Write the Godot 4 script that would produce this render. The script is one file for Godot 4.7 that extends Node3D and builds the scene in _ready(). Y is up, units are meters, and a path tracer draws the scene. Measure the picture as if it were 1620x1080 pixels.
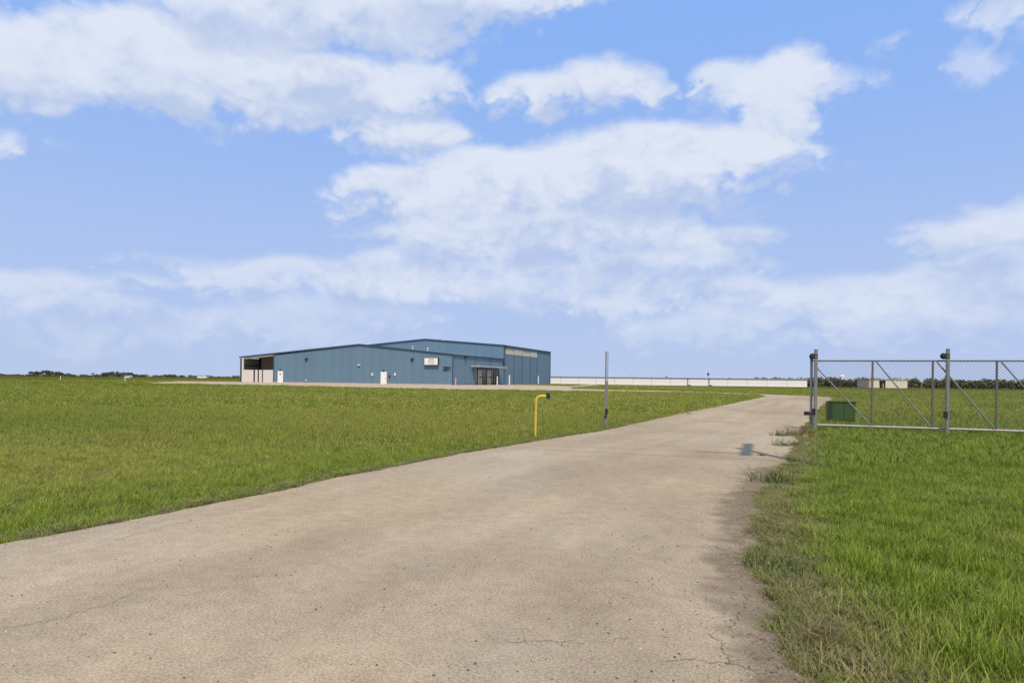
extends Node3D
# An open airfield plot: a worn driveway, a sliding chain link gate, mown fields and a blue metal hangar.

const FOCAL := 1080.0            # of a 1620 x 1080 picture
const HORIZON := 602.0
const ROLL := 0.0118
const EYE := 1.5
const YAW := 20.5                # the building, the gate and the power line follow the street
const SUN_AZ := 6.0              # degrees to the right of straight behind the camera
const SUN_EL := 55.0

var M := {}
var used := {}
var rng := RandomNumberGenerator.new()
var patch := FastNoiseLite.new()
var fine := FastNoiseLite.new()
var corner := Vector3(-10.087, 0.629, -116.0)
var apron_poly := PackedVector2Array()
var taxi_poly := PackedVector2Array()
var cross_poly := PackedVector2Array()

# ------------------------------------------------------------------ helpers: naming
func numbered(called: String) -> String:
	used[called] = used.get(called, 0) + 1
	return called if used[called] == 1 else "%s_%03d" % [called, used[called] - 1]

func tag(o: Node, label := "", category := "", group := "", kind := "") -> Node:
	if label != "": o.set_meta("label", label)
	if category != "": o.set_meta("category", category)
	if group != "": o.set_meta("group", group)
	if kind != "": o.set_meta("kind", kind)
	return o

func thing(called: String, at: Vector3, turn: float, label: String, category: String, group := "") -> Node3D:
	var o := Node3D.new()
	o.name = numbered(called)
	add_child(o)
	o.position = at
	o.rotation.y = turn
	tag(o, label, category, group)
	return o

func put(called: String, mesh: Mesh, material: Material, parent: Node = null) -> MeshInstance3D:
	var o := MeshInstance3D.new()
	o.mesh = mesh
	o.material_override = material
	if parent == null:
		o.name = numbered(called)
		add_child(o)
	else:
		o.name = called
		parent.add_child(o, true)
	return o

func copy(o: Node3D, base: String) -> Node3D:
	var c: Node3D = o.duplicate()
	c.name = numbered(base)
	add_child(c)
	return c

# ------------------------------------------------------------------ helpers: shapes
func box(called: String, material: Material, parent: Node, c: Vector3, s: Vector3, turn := Vector3.ZERO) -> MeshInstance3D:
	var b := BoxMesh.new()
	b.size = s
	var o := put(called, b, material, parent)
	o.position = c
	o.rotation = turn
	return o

func array_mesh(v: PackedVector3Array, idx: PackedInt32Array, n := PackedVector3Array(), c := PackedColorArray(), uv := PackedVector2Array()) -> ArrayMesh:
	var a := []
	a.resize(Mesh.ARRAY_MAX)
	a[Mesh.ARRAY_VERTEX] = v
	a[Mesh.ARRAY_INDEX] = idx
	if n.size(): a[Mesh.ARRAY_NORMAL] = n
	if c.size(): a[Mesh.ARRAY_COLOR] = c
	if uv.size(): a[Mesh.ARRAY_TEX_UV] = uv
	var m := ArrayMesh.new()
	m.add_surface_from_arrays(Mesh.PRIMITIVE_TRIANGLES, a)
	return m

# several tubes in one mesh; each is [points, radius or radii]
func tubes(list: Array, sides := 10) -> ArrayMesh:
	var v := PackedVector3Array()
	var n := PackedVector3Array()
	var idx := PackedInt32Array()
	for t in list:
		var p: PackedVector3Array = t[0]
		var count := p.size()
		var first := v.size()
		var dir0 := (p[1] - p[0]).normalized()
		var side := dir0.cross(Vector3.UP if absf(dir0.y) < 0.9 else Vector3.RIGHT).normalized()
		for i in count:
			var d := (p[mini(i + 1, count - 1)] - p[maxi(i - 1, 0)]).normalized()
			side = (side - d * side.dot(d)).normalized()
			var up := d.cross(side)
			var r: float = t[1] if t[1] is float else t[1][i]
			for k in sides:
				var a := TAU * k / sides
				var o := side * cos(a) + up * sin(a)
				v.append(p[i] + o * r)
				n.append(o)
		for i in count - 1:
			for k in sides:
				var a := first + i * sides + k
				var b := first + i * sides + (k + 1) % sides
				idx.append_array([a, a + sides, b, b, a + sides, b + sides])
		for e in 2:
			var at := 0 if e == 0 else count - 1
			var nn := -dir0 if e == 0 else (p[count - 1] - p[count - 2]).normalized()
			var c := v.size()
			v.append(p[at]); n.append(nn)
			for k in sides:
				v.append(v[first + at * sides + k]); n.append(nn)
			for k in sides:
				var a := c + 1 + k
				var b := c + 1 + (k + 1) % sides
				if e == 0: idx.append_array([c, a, b])
				else: idx.append_array([c, b, a])
	return array_mesh(v, idx, n)

func rod(called: String, material: Material, parent: Node, a: Vector3, b: Vector3, r: float, sides := 10) -> MeshInstance3D:
	return put(called, tubes([[PackedVector3Array([a, b]), r]], sides), material, parent)

# a flat polygon (x, y) pushed out along z by depth; flat shaded
func slab(poly: PackedVector2Array, z0: float, z1: float) -> ArrayMesh:
	var v := PackedVector3Array()
	var idx := PackedInt32Array()
	var tri := Geometry2D.triangulate_polygon(poly)
	for z in [z0, z1]:
		var f := v.size()
		for p in poly: v.append(Vector3(p.x, p.y, z))
		for i in tri: idx.append(f + i)
	for i in poly.size():
		var p := poly[i]
		var q := poly[(i + 1) % poly.size()]
		var f := v.size()
		v.append_array([Vector3(p.x, p.y, z0), Vector3(q.x, q.y, z0), Vector3(q.x, q.y, z1), Vector3(p.x, p.y, z1)])
		idx.append_array([f, f + 1, f + 2, f, f + 2, f + 3])
	return array_mesh(v, idx)

# one sheet of ribbed metal cladding between x0 and x1, its top following top(x); ribs stand out to +z
func ribbed(x0: float, x1: float, foot: float, top: Callable, pitch := 0.305, proud := 0.022) -> ArrayMesh:
	var xs := PackedFloat32Array()
	var zs := PackedFloat32Array()
	var k := ceili((x0 - 0.0001) / pitch - 1.0)
	xs.append(x0); zs.append(0.0)
	while k * pitch < x1:
		var c := k * pitch + pitch * 0.5
		for s in [[-0.055, 0.0], [-0.028, proud], [0.028, proud], [0.055, 0.0]]:
			var x: float = c + s[0]
			if x > x0 + 0.002 and x < x1 - 0.002:
				xs.append(x); zs.append(s[1])
		k += 1
	xs.append(x1); zs.append(0.0)
	var v := PackedVector3Array()
	var idx := PackedInt32Array()
	for i in xs.size() - 1:
		var f := v.size()
		v.append_array([Vector3(xs[i], foot, zs[i]), Vector3(xs[i + 1], foot, zs[i + 1]), Vector3(xs[i + 1], top.call(xs[i + 1]), zs[i + 1]), Vector3(xs[i], top.call(xs[i]), zs[i])])
		idx.append_array([f, f + 2, f + 1, f, f + 3, f + 2])
	return array_mesh(v, idx)

func lathe(profile: PackedVector2Array, sides := 16) -> ArrayMesh:
	var v := PackedVector3Array()
	var idx := PackedInt32Array()
	for p in profile:
		for k in sides:
			var a := TAU * k / sides
			v.append(Vector3(cos(a) * p.x, p.y, sin(a) * p.x))
	for i in profile.size() - 1:
		for k in sides:
			var a := i * sides + k
			var b := i * sides + (k + 1) % sides
			idx.append_array([a, b, a + sides, b, b + sides, a + sides])
	var st := SurfaceTool.new()
	st.create_from(array_mesh(v, idx), 0)
	st.generate_normals()
	return st.commit()

# ------------------------------------------------------------------ the lie of the land
func local(x: float, z: float) -> Vector2:      # world -> building's own axes
	var t := deg_to_rad(YAW)
	var dx := x - corner.x
	var dz := z - corner.z
	return Vector2(dx * cos(t) + dz * sin(t), -dx * sin(t) + dz * cos(t))

func world(x: float, z: float) -> Vector2:      # building's own axes -> world
	var t := deg_to_rad(YAW)
	return Vector2(corner.x + x * cos(t) - z * sin(t), corner.z + x * sin(t) + z * cos(t))

func height(x: float, z: float) -> float:
	var p := local(x, z)
	var dx := maxf(maxf(-60.0 - p.x, p.x - 6.0), 0.0)
	var dz := maxf(maxf(-62.0 - p.y, p.y - 3.0), 0.0)
	var s := clampf(sqrt(dx * dx + dz * dz) / 70.0, 0.0, 1.0)
	return 0.629 * (1.0 - s * s * (3.0 - 2.0 * s))

func at(px: float, py: float, h := 0.0) -> Vector3:   # where the sight line through a pixel of the photograph meets the level h
	var x := (px - 810.0) / FOCAL
	var y := -(py - HORIZON) / FOCAL
	var r := Vector3(cos(ROLL) * x - sin(ROLL) * y, sin(ROLL) * x + cos(ROLL) * y, -1.0)
	return Vector3(0, EYE, 0) + r * ((h - EYE) / r.y)

func lerp_table(t: Array, d: float) -> float:
	if d <= t[0][0]: return t[0][1] + (t[1][1] - t[0][1]) / (t[1][0] - t[0][0]) * (d - t[0][0])
	for i in range(1, t.size()):
		if d <= t[i][0]:
			return lerpf(t[i - 1][1], t[i][1], (d - t[i - 1][0]) / (t[i][0] - t[i - 1][0]))
	return t[-1][1]

const LEFT := [[-9.0, -14.0], [-2.0, -8.4], [3.0, -6.05], [5.99, -4.5], [7.71, -3.63], [10.02, -2.72], [14.1, -0.9], [21.25, 2.97], [33.9, 8.6], [54.4, 18.2], [66.0, 23.8], [72.7, 27.0], [76.5, 27.6]]
const RIGHT := [[-9.0, 3.4], [-2.0, 1.2], [1.5, 1.15], [3.43, 1.57], [4.59, 1.80], [5.72, 2.06], [7.25, 2.58], [10.24, 3.86], [13.75, 5.6], [19.6, 8.3], [24.0, 10.3], [30.9, 13.5], [50.0, 22.8], [70.1, 33.0], [76.5, 35.5]]

func left_edge(d: float) -> float:
	return lerp_table(LEFT, d) + 0.10 * fine.get_noise_2d(d * 6.0, 11.0) + 0.05 * fine.get_noise_2d(d * 26.0, 3.0)

func right_edge(d: float) -> float:
	return lerp_table(RIGHT, d) + 0.20 * fine.get_noise_2d(d * 5.0, 71.0) + 0.09 * fine.get_noise_2d(d * 22.0, 43.0)

# ------------------------------------------------------------------ materials
func mat(called: String, color: Color, rough := 0.7, metal := 0.0) -> StandardMaterial3D:
	var m := StandardMaterial3D.new()
	m.resource_name = called
	m.albedo_color = color.linear_to_srgb()       # colours are given as linear, real-world values
	m.roughness = rough
	m.metallic = metal
	M[called] = m
	return m

func noise_texture(size: int, seed_: int, freq: float, octaves: int, ramp: Array, type := FastNoiseLite.TYPE_SIMPLEX_SMOOTH) -> ImageTexture:
	var n := FastNoiseLite.new()
	n.noise_type = type
	n.seed = seed_
	n.frequency = freq
	n.fractal_octaves = octaves
	var im := n.get_seamless_image(size, size)
	var g := Gradient.new()
	g.offsets = PackedFloat32Array(ramp.map(func(r): return r[0]))
	g.colors = PackedColorArray(ramp.map(func(r): return (r[1] as Color).linear_to_srgb()))
	var lut := PackedByteArray()
	for i in 256:
		var c := g.sample(i / 255.0)
		lut.append_array([c.r8, c.g8, c.b8])
	im.convert(Image.FORMAT_L8)
	var src := im.get_data()
	var dst := PackedByteArray()
	dst.resize(size * size * 3)
	for i in src.size():
		var k := src[i] * 3
		var j := i * 3
		dst[j] = lut[k]; dst[j + 1] = lut[k + 1]; dst[j + 2] = lut[k + 2]
	return ImageTexture.create_from_image(Image.create_from_data(size, size, false, Image.FORMAT_RGB8, dst))

func grey(v: float) -> Color:
	return Color(v, v, v)

func triplanar(m: StandardMaterial3D, tex: Texture2D, metres: float, world_ := true) -> void:
	m.albedo_texture = tex
	m.uv1_triplanar = true
	m.uv1_world_triplanar = world_
	m.uv1_scale = Vector3.ONE / metres

# worn pavement: stones of several tints, pits and stains, at about 3 mm a pixel
func pavement_texture() -> ImageTexture:
	var size := 1024
	var a := FastNoiseLite.new(); a.seed = 5; a.frequency = 0.30; a.fractal_octaves = 3
	var b := FastNoiseLite.new(); b.seed = 9; b.frequency = 0.012; b.fractal_octaves = 5
	var c := FastNoiseLite.new(); c.seed = 21; c.noise_type = FastNoiseLite.TYPE_CELLULAR; c.frequency = 0.16
	c.cellular_return_type = FastNoiseLite.RETURN_CELL_VALUE
	var e := FastNoiseLite.new(); e.seed = 14; e.frequency = 0.10; e.fractal_octaves = 2
	var ie := e.get_seamless_image(size, size); ie.convert(Image.FORMAT_L8)
	var de := ie.get_data()
	var ia := a.get_seamless_image(size, size); ia.convert(Image.FORMAT_L8)
	var ib := b.get_seamless_image(size, size); ib.convert(Image.FORMAT_L8)
	var ic := c.get_seamless_image(size, size); ic.convert(Image.FORMAT_L8)
	var da := ia.get_data(); var db := ib.get_data(); var dc := ic.get_data()
	var dst := PackedByteArray(); dst.resize(size * size * 3)
	var lut := PackedByteArray()
	lut.resize(4096)
	for i in 4096:
		lut[i] = int(255.0 * pow(i / 4095.0, 1.0 / 2.2))
	for i in da.size():
		var x := da[i] / 255.0 - 0.5
		var y := db[i] / 255.0 - 0.5
		var w := dc[i] / 255.0
		var z := de[i] / 255.0 - 0.5
		var v := 0.74 + 0.62 * x + 0.14 * y + 0.42 * z + 0.16 * (w - 0.5)
		if w > 0.975: v += 0.22
		elif w < 0.06: v -= 0.38
		v = clampf(v, 0.05, 1.0)
		var j := i * 3
		dst[j] = lut[int(v * 4095.0)]
		dst[j + 1] = lut[int(clampf(v * (0.995 + 0.03 * y), 0.0, 1.0) * 4095.0)]
		dst[j + 2] = lut[int(clampf(v * (0.985 + 0.10 * (w - 0.5)), 0.0, 1.0) * 4095.0)]
	return ImageTexture.create_from_image(Image.create_from_data(size, size, false, Image.FORMAT_RGB8, dst))

func make_materials() -> void:
	# ground below and between the grass: thatch and soil; the vertex colours carry the patches of the field
	var g := mat("field", Color(1, 1, 1), 1.0)
	g.vertex_color_use_as_albedo = true
	g.metallic_specular = 0.0
	triplanar(g, noise_texture(1024, 3, 0.06, 5, [[0.0, grey(0.35)], [0.42, grey(0.62)], [0.58, grey(0.85)], [1.0, grey(1.0)]]), 4.0)
	var gr := mat("grass", Color(1, 1, 1), 0.5)
	gr.vertex_color_use_as_albedo = true
	gr.metallic_specular = 0.4
	gr.cull_mode = BaseMaterial3D.CULL_DISABLED
	gr.backlight_enabled = true
	gr.backlight = Color(0.5, 0.6, 0.2)
	var lf := mat("leaves", Color(1, 1, 1), 0.8)
	lf.vertex_color_use_as_albedo = true
	lf.cull_mode = BaseMaterial3D.CULL_DISABLED
	mat("bark", Color(0.09, 0.07, 0.05), 0.95)
	# the worn driveway
	var r := mat("pavement", Color(1, 1, 1), 0.95)
	r.vertex_color_use_as_albedo = true
	triplanar(r, pavement_texture(), 2.6)
	r.metallic_specular = 0.1
	var rb := noise_texture(1024, 77, 0.25, 4, [[0.0, grey(0.0)], [1.0, grey(1.0)]])
	var nim: Image = rb.get_image()
	nim.convert(Image.FORMAT_RGBA8)
	nim.bump_map_to_normal_map(3.0)
	r.normal_enabled = true
	r.normal_texture = ImageTexture.create_from_image(nim)
	r.normal_scale = 0.6
	var ap := mat("apron_concrete", Color(0.56, 0.445, 0.32), 0.95)
	ap.metallic_specular = 0.1
	triplanar(ap, noise_texture(512, 31, 0.03, 5, [[0.0, grey(0.6)], [0.5, grey(0.85)], [1.0, grey(1.0)]]), 14.0)
	mat("crack", Color(0.20, 0.165, 0.125), 1.0)
	mat("pebble", Color(1, 1, 1), 0.9).vertex_color_use_as_albedo = true
	# the hangar
	var blue := Color(0.142, 0.238, 0.325)
	for i in 3:
		var c := mat("blue_cladding_%d" % i, blue * (0.97 + 0.03 * i), 0.5)
		c.metallic_specular = 0.4
		triplanar(c, noise_texture(512, 200 + i, 0.02, 5, [[0.0, grey(0.80)], [0.5, grey(0.95)], [1.0, grey(1.0)]]), 5.0, false)
	mat("navy_trim", Color(0.035, 0.065, 0.10), 0.5)
	mat("roof_metal", Color(0.30, 0.34, 0.37), 0.5)
	mat("cream_metal", Color(0.74, 0.68, 0.54), 0.6)
	mat("white_paint", Color(0.86, 0.85, 0.82), 0.5)
	mat("off_white", Color(0.66, 0.62, 0.58), 0.7)
	mat("taupe_liner", Color(0.48, 0.40, 0.33), 0.8)
	mat("grey_liner", Color(0.33, 0.31, 0.28), 0.8)
	mat("tan_door", Color(0.42, 0.38, 0.31), 0.6)
	mat("translucent_panel", Color(0.64, 0.60, 0.49), 0.6)
	mat("dark_metal", Color(0.03, 0.032, 0.036), 0.5)
	mat("black", Color(0.012, 0.012, 0.013), 0.6)
	var gl := mat("dark_glass", Color(0.02, 0.025, 0.03), 0.08)
	gl.metallic_specular = 0.6
	mat("grey_fascia", Color(0.42, 0.44, 0.45), 0.5)
	mat("yellow_paint", Color(0.72, 0.50, 0.045), 0.45)
	mat("letter", Color(0.05, 0.05, 0.055), 0.8)
	# steel of the gate
	var gv := mat("galvanised", Color(0.27, 0.27, 0.26), 0.6, 0.1)
	triplanar(gv, noise_texture(256, 61, 0.05, 4, [[0.0, grey(0.55)], [0.5, grey(0.85)], [1.0, grey(1.0)]]), 0.5, false)
	var ru := mat("weathered_steel", Color(0.20, 0.185, 0.17), 0.75, 0.1)
	triplanar(ru, noise_texture(256, 62, 0.04, 5, [[0.0, Color(0.30, 0.20, 0.14)], [0.45, grey(0.75)], [1.0, grey(1.0)]]), 0.7, false)
	var pr := mat("pale_rail", Color(0.52, 0.47, 0.43), 0.6, 0.1)
	triplanar(pr, noise_texture(256, 63, 0.04, 5, [[0.0, Color(0.42, 0.30, 0.22)], [0.4, grey(0.85)], [1.0, grey(1.0)]]), 0.8, false)
	mat("wire", Color(0.10, 0.10, 0.105), 0.7, 0.0)
	mat("green_enamel", Color(0.036, 0.082, 0.013), 0.8)
	mat("pole_wood", Color(0.22, 0.21, 0.19), 0.8)
	mat("windsock", Color(0.30, 0.12, 0.05), 0.9)

# ------------------------------------------------------------------ sky
const BLOBS := [
	[60, 120, 190, 82, 1.0], [230, 120, 210, 90, 1.05], [420, 140, 190, 78, 1.0], [560, 148, 150, 58, 0.95], [655, 140, 75, 54, 0.9], [250, 175, 120, 45, 0.8], [480, 185, 130, 35, 0.8],
	[350, 35, 190, 60, 0.9], [560, 25, 230, 62, 0.95], [760, 12, 170, 48, 0.9], [890, 0, 90, 34, 0.85], [95, 6, 46, 16, 0.7], [15, 8, 50, 10, 0.4],
	[625, 224, 100, 44, 1.0], [690, 222, 62, 40, 0.9],
	[12, 240, 44, 32, 0.8], [88, 246, 36, 18, 0.45],
	[845, 160, 110, 38, 1.0], [950, 148, 110, 46, 1.0], [1030, 162, 52, 32, 0.8],
	[1150, 150, 75, 52, 0.85], [1240, 140, 95, 60, 0.95], [1330, 140, 75, 32, 0.6], [1225, 205, 70, 60, 0.9],
	[1010, 258, 230, 60, 1.1], [1150, 262, 150, 54, 1.0], [800, 292, 200, 62, 1.1], [620, 315, 110, 52, 1.0], [900, 320, 300, 75, 1.1], [1270, 265, 65, 30, 0.75], [700, 345, 160, 40, 0.8],
	[1060, 375, 70, 34, 0.8], [1160, 390, 75, 40, 0.8], [850, 395, 330, 55, 0.95], [690, 400, 120, 50, 0.85],
	[275, 420, 120, 22, 0.62], [60, 470, 190, 52, 0.8], [230, 450, 110, 22, 0.7], [470, 455, 200, 48, 0.82], [620, 450, 160, 55, 0.85], [830, 465, 260, 50, 0.85], [1060, 440, 190, 50, 0.8], [960, 490, 90, 34, 0.75],
	[1180, 485, 150, 52, 0.75], [1330, 480, 170, 50, 0.75], [1500, 470, 190, 62, 0.85], [1490, 385, 110, 44, 0.85], [1590, 380, 110, 62, 0.9], [1560, 440, 150, 50, 0.85],
	[160, 520, 330, 52, 0.62], [520, 520, 260, 50, 0.55], [1150, 530, 240, 46, 0.55], [1450, 530, 300, 52, 0.6],
	[1570, 22, 85, 48, 0.75], [1410, 66, 36, 18, 0.45], [1540, 105, 55, 32, 0.5],
]
const BASES := [[610, 178, 130, 12, 0.55], [880, 352, 300, 30, 0.55], [1050, 305, 190, 26, 0.4], [250, 190, 260, 24, 0.45], [520, 180, 150, 22, 0.4], [640, 240, 100, 14, 0.4], [900, 184, 140, 10, 0.35], [760, 30, 120, 30, 0.4], [480, 60, 160, 26, 0.3], [830, 425, 300, 24, 0.45], [1540, 425, 150, 22, 0.4], [1150, 425, 100, 14, 0.3], [120, 500, 260, 22, 0.3], [560, 490, 220, 22, 0.3], [1320, 520, 260, 24, 0.3]]
var blob_rows: Array[PackedFloat32Array] = []
var base_rows: Array[PackedFloat32Array] = []
var cloud_a := FastNoiseLite.new()
var cloud_b := FastNoiseLite.new()
var cloud_c := FastNoiseLite.new()

func prepare_sky() -> void:
	cloud_a.seed = 12; cloud_a.frequency = 7.0; cloud_a.fractal_octaves = 5; cloud_a.fractal_gain = 0.55
	cloud_b.seed = 40; cloud_b.frequency = 1.6; cloud_b.fractal_octaves = 3
	cloud_c.seed = 77; cloud_c.frequency = 18.0; cloud_c.fractal_octaves = 5; cloud_c.fractal_gain = 0.55
	cloud_c.fractal_type = FastNoiseLite.FRACTAL_RIDGED
	for b in BLOBS + BASES:
		var x: float = (b[0] - 810.0) / FOCAL
		var y: float = -(b[1] - HORIZON) / FOCAL
		var r := Vector3(cos(ROLL) * x - sin(ROLL) * y, sin(ROLL) * x + cos(ROLL) * y, -1.0).normalized()
		var k := 1.0 / sqrt(1.0 + x * x)
		(blob_rows if blob_rows.size() < BLOBS.size() else base_rows).append(PackedFloat32Array([atan2(r.x, -r.z), asin(r.y), b[2] / FOCAL * k * k, b[3] / FOCAL * k, b[4]]))

func sky_color(az: float, el: float) -> Color:
	var zen := Color(0.19, 0.37, 0.83)
	var high := Color(0.262, 0.455, 0.90)
	var low := Color(0.465, 0.585, 0.86)
	var c := low.lerp(high, smoothstep(0.0, 0.50, el))
	c = c.lerp(zen, smoothstep(0.45, 1.5, el))
	var low_air := 1.0 - smoothstep(0.02, 0.30, el)
	var bright := Color(0.74, 0.80, 0.925).lerp(Color(0.69, 0.76, 0.905), low_air)
	var dull := Color(0.50, 0.60, 0.83).lerp(Color(0.455, 0.57, 0.835), low_air)
	var ce := cos(el)
	var d := Vector3(sin(az) * ce, sin(el) * 1.5, -cos(az) * ce)
	var n := cloud_a.get_noise_3dv(d)
	var m := 0.2 - cloud_c.get_noise_3dv(d + Vector3(n, n, n) * 0.02)      # rounded billows with sharp creases
	var inside := (1.0 - smoothstep(0.66, 0.90, absf(az))) * (1.0 - smoothstep(0.54, 0.70, el))
	var sky := c
	if inside > 0.0:
		var n2 := cloud_a.get_noise_3d(d.x + 5.0, d.y, d.z)
		var m2 := 0.2 - cloud_c.get_noise_3d(d.x + 5.0, d.y, d.z)
		var wa := az + 0.034 * n2 + 0.013 * m2
		var we := el + 0.030 * n + 0.012 * m
		var grey := 0.0
		for b in base_rows:
			var gx := (az - b[0]) / b[2]
			var gy := (el + 0.03 * n2 - b[1]) / b[3]
			var q := gx * gx + gy * gy
			if q < 6.0: grey += b[4] * exp(-q)
		for b in blob_rows:
			var dx := (wa - b[0]) / b[2]
			if dx > 1.5 or dx < -1.5: continue
			var dy := (we - b[1]) / b[3]
			if dy > 1.5 or dy < -1.6: continue
			var ey := dy * (1.15 if dy < 0.0 else 1.0)
			var depth := (1.0 - sqrt(dx * dx + ey * ey)) * b[3] / 0.034 + 0.30 * m + 0.35 * n
			if depth <= -0.12: continue
			var soft := 0.9 if dy < 0.0 else 0.46               # tops are crisper than bases
			var a := smoothstep(-0.12, soft, depth) * minf(1.0, b[4] * 1.02)
			a *= lerpf(1.0, 0.9, low_air)
			var lit := clampf(0.60 + 0.50 * dy + 0.65 * n2 + 0.18 * m - grey, 0.0, 1.0)
			sky = sky.lerp(dull.lerp(bright, smoothstep(0.0, 0.85, lit)), a)
	if inside < 1.0:
		var s := 1.0 / (sin(el) + 0.16)
		var g := cloud_b.get_noise_3d(d.x * s * 0.55, 3.0, d.z * s * 0.55) * 1.6 + 0.06 + 0.2 * low_air + 0.5 * n + 0.15 * m
		var a := smoothstep(0.0, 0.4, g) * lerpf(0.95, 0.7, low_air)
		var lit := clampf(1.0 - 0.8 * maxf(g, 0.0) + 0.5 * m, 0.0, 1.0)
		sky = c.lerp(dull.lerp(bright, lit), a).lerp(sky, inside)
	# the air thickens towards the ground
	return sky.lerp(Color(0.50, 0.595, 0.80), 0.65 * (1.0 - smoothstep(-0.01, 0.085, el)))

func make_sky() -> Image:
	prepare_sky()
	var w := 1024
	var h := 512
	var im := Image.create(w, h, false, Image.FORMAT_RGB8)
	im.fill(Color(0.28, 0.29, 0.20).linear_to_srgb())
	for y in h / 2 + 2:
		var el := PI / 2 - (y + 0.5) / h * PI
		for x in w:
			var az := wrapf((x + 0.5) / w * TAU, -PI, PI)
			if absf(az) < 0.70 and el < 0.56: continue
			im.set_pixel(x, y, sky_color(az, el).linear_to_srgb())
	im.resize(w * 4, h * 4, Image.INTERPOLATE_CUBIC)
	w *= 4
	h *= 4
	var span := int(0.74 / TAU * w)
	for y in range(int((PI / 2 - 0.60) / PI * h), h / 2 + 4):
		var el := PI / 2 - (y + 0.5) / h * PI
		for i in range(-span, span):
			var az := (i + 0.5) / w * TAU
			im.set_pixel(posmod(i, w), y, sky_color(az, el).linear_to_srgb())
	return im

# ------------------------------------------------------------------ ground, roads
func patches(x: float, z: float) -> Color:      # colour of the sward, its green and dry patches
	var a := patch.get_noise_2d(x * 1.0, z * 1.0)
	var b := patch.get_noise_2d(x * 0.22 + 300.0, z * 0.22)
	var c := fine.get_noise_2d(x * 3.0, z * 3.0)
	var d := -z
	var right := 0.5
	if d < 76.0: right = lerpf(1.0 if x > 0.5 * (lerp_table(LEFT, d) + lerp_table(RIGHT, d)) else 0.0, 0.5, smoothstep(40.0, 76.0, d))
	var green := Color(0.222, 0.282, 0.028)
	var olive := Color(0.315, 0.325, 0.055)
	var dry := Color(0.400, 0.355, 0.120)
	var lush := Color(0.198, 0.276, 0.022)
	var s := clampf(0.5 + 0.9 * a + 0.5 * b, 0.0, 1.0)
	var base := green.lerp(olive, clampf(s + 0.12, 0.0, 1.0))
	base = base.lerp(lush.lerp(green, s), right * (1.0 - smoothstep(14.0, 45.0, d)))
	base = base.lerp(dry, clampf(c * 0.5 + b * 0.25 - 0.10, 0.0, 0.5))
	var e := minf(absf(x - lerp_table(LEFT, d)), absf(x - lerp_table(RIGHT, d))) if d < 76.0 else 9.0
	if right < 0.5:
		base = base.lerp(lush.lerp(green, 0.6), 0.8 * (1.0 - smoothstep(0.6, 3.6, e)) * (1.0 - smoothstep(10.0, 20.0, d)))
	else:
		base = base.lerp(Color(0.345, 0.310, 0.110), 0.80 * (1.0 - smoothstep(0.10, 0.85 + 0.6 * c, e)) * (1.0 - smoothstep(20.0, 26.0, d)))
	return base

func make_ground() -> void:
	var v := PackedVector3Array()
	var n := PackedVector3Array()
	var c := PackedColorArray()
	var idx := PackedInt32Array()
	var sectors := 240
	var radii := PackedFloat32Array([0.0, 1.0])
	while radii[-1] < 7000.0: radii.append(radii[-1] * 1.055 + 0.05)
	for i in radii.size():
		for k in sectors:
			var a := TAU * k / sectors
			var x := sin(a) * radii[i]
			var z := -cos(a) * radii[i]
			v.append(Vector3(x, height(x, z) - 0.004, z))
			n.append(Vector3.UP)
			var p := patches(x, z)
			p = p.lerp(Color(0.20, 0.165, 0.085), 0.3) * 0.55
			p.a = 1.0
			c.append(p)
	for i in radii.size() - 1:
		for k in sectors:
			var a := i * sectors + k
			var b := i * sectors + (k + 1) % sectors
			idx.append_array([a, a + sectors, b, b, a + sectors, b + sectors])
	tag(put("ground", array_mesh(v, idx, n, c), M.field), "wide flat grassy airfield reaching to the horizon", "ground", "", "structure")

# a flat outline laid over the land in cells
func drape(poly: PackedVector2Array, cell: float, lift: float, shade: Callable) -> ArrayMesh:
	var lo := poly[0]
	var hi := poly[0]
	for p in poly:
		lo = lo.min(p); hi = hi.max(p)
	var v := PackedVector3Array()
	var c := PackedColorArray()
	var n := PackedVector3Array()
	var idx := PackedInt32Array()
	for i in range(floori(lo.x / cell), ceili(hi.x / cell)):
		for j in range(floori(lo.y / cell), ceili(hi.y / cell)):
			var q := PackedVector2Array([Vector2(i, j) * cell, Vector2(i + 1, j) * cell, Vector2(i + 1, j + 1) * cell, Vector2(i, j + 1) * cell])
			for piece in Geometry2D.intersect_polygons(q, poly):
				var tri := Geometry2D.triangulate_polygon(piece)
				var f := v.size()
				for p in piece:
					v.append(Vector3(p.x, height(p.x, p.y) + lift, p.y))
					n.append(Vector3.UP)
					c.append(shade.call(p.x, p.y))
				for t in tri: idx.append(f + t)
	return array_mesh(v, idx, n, c)

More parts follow.
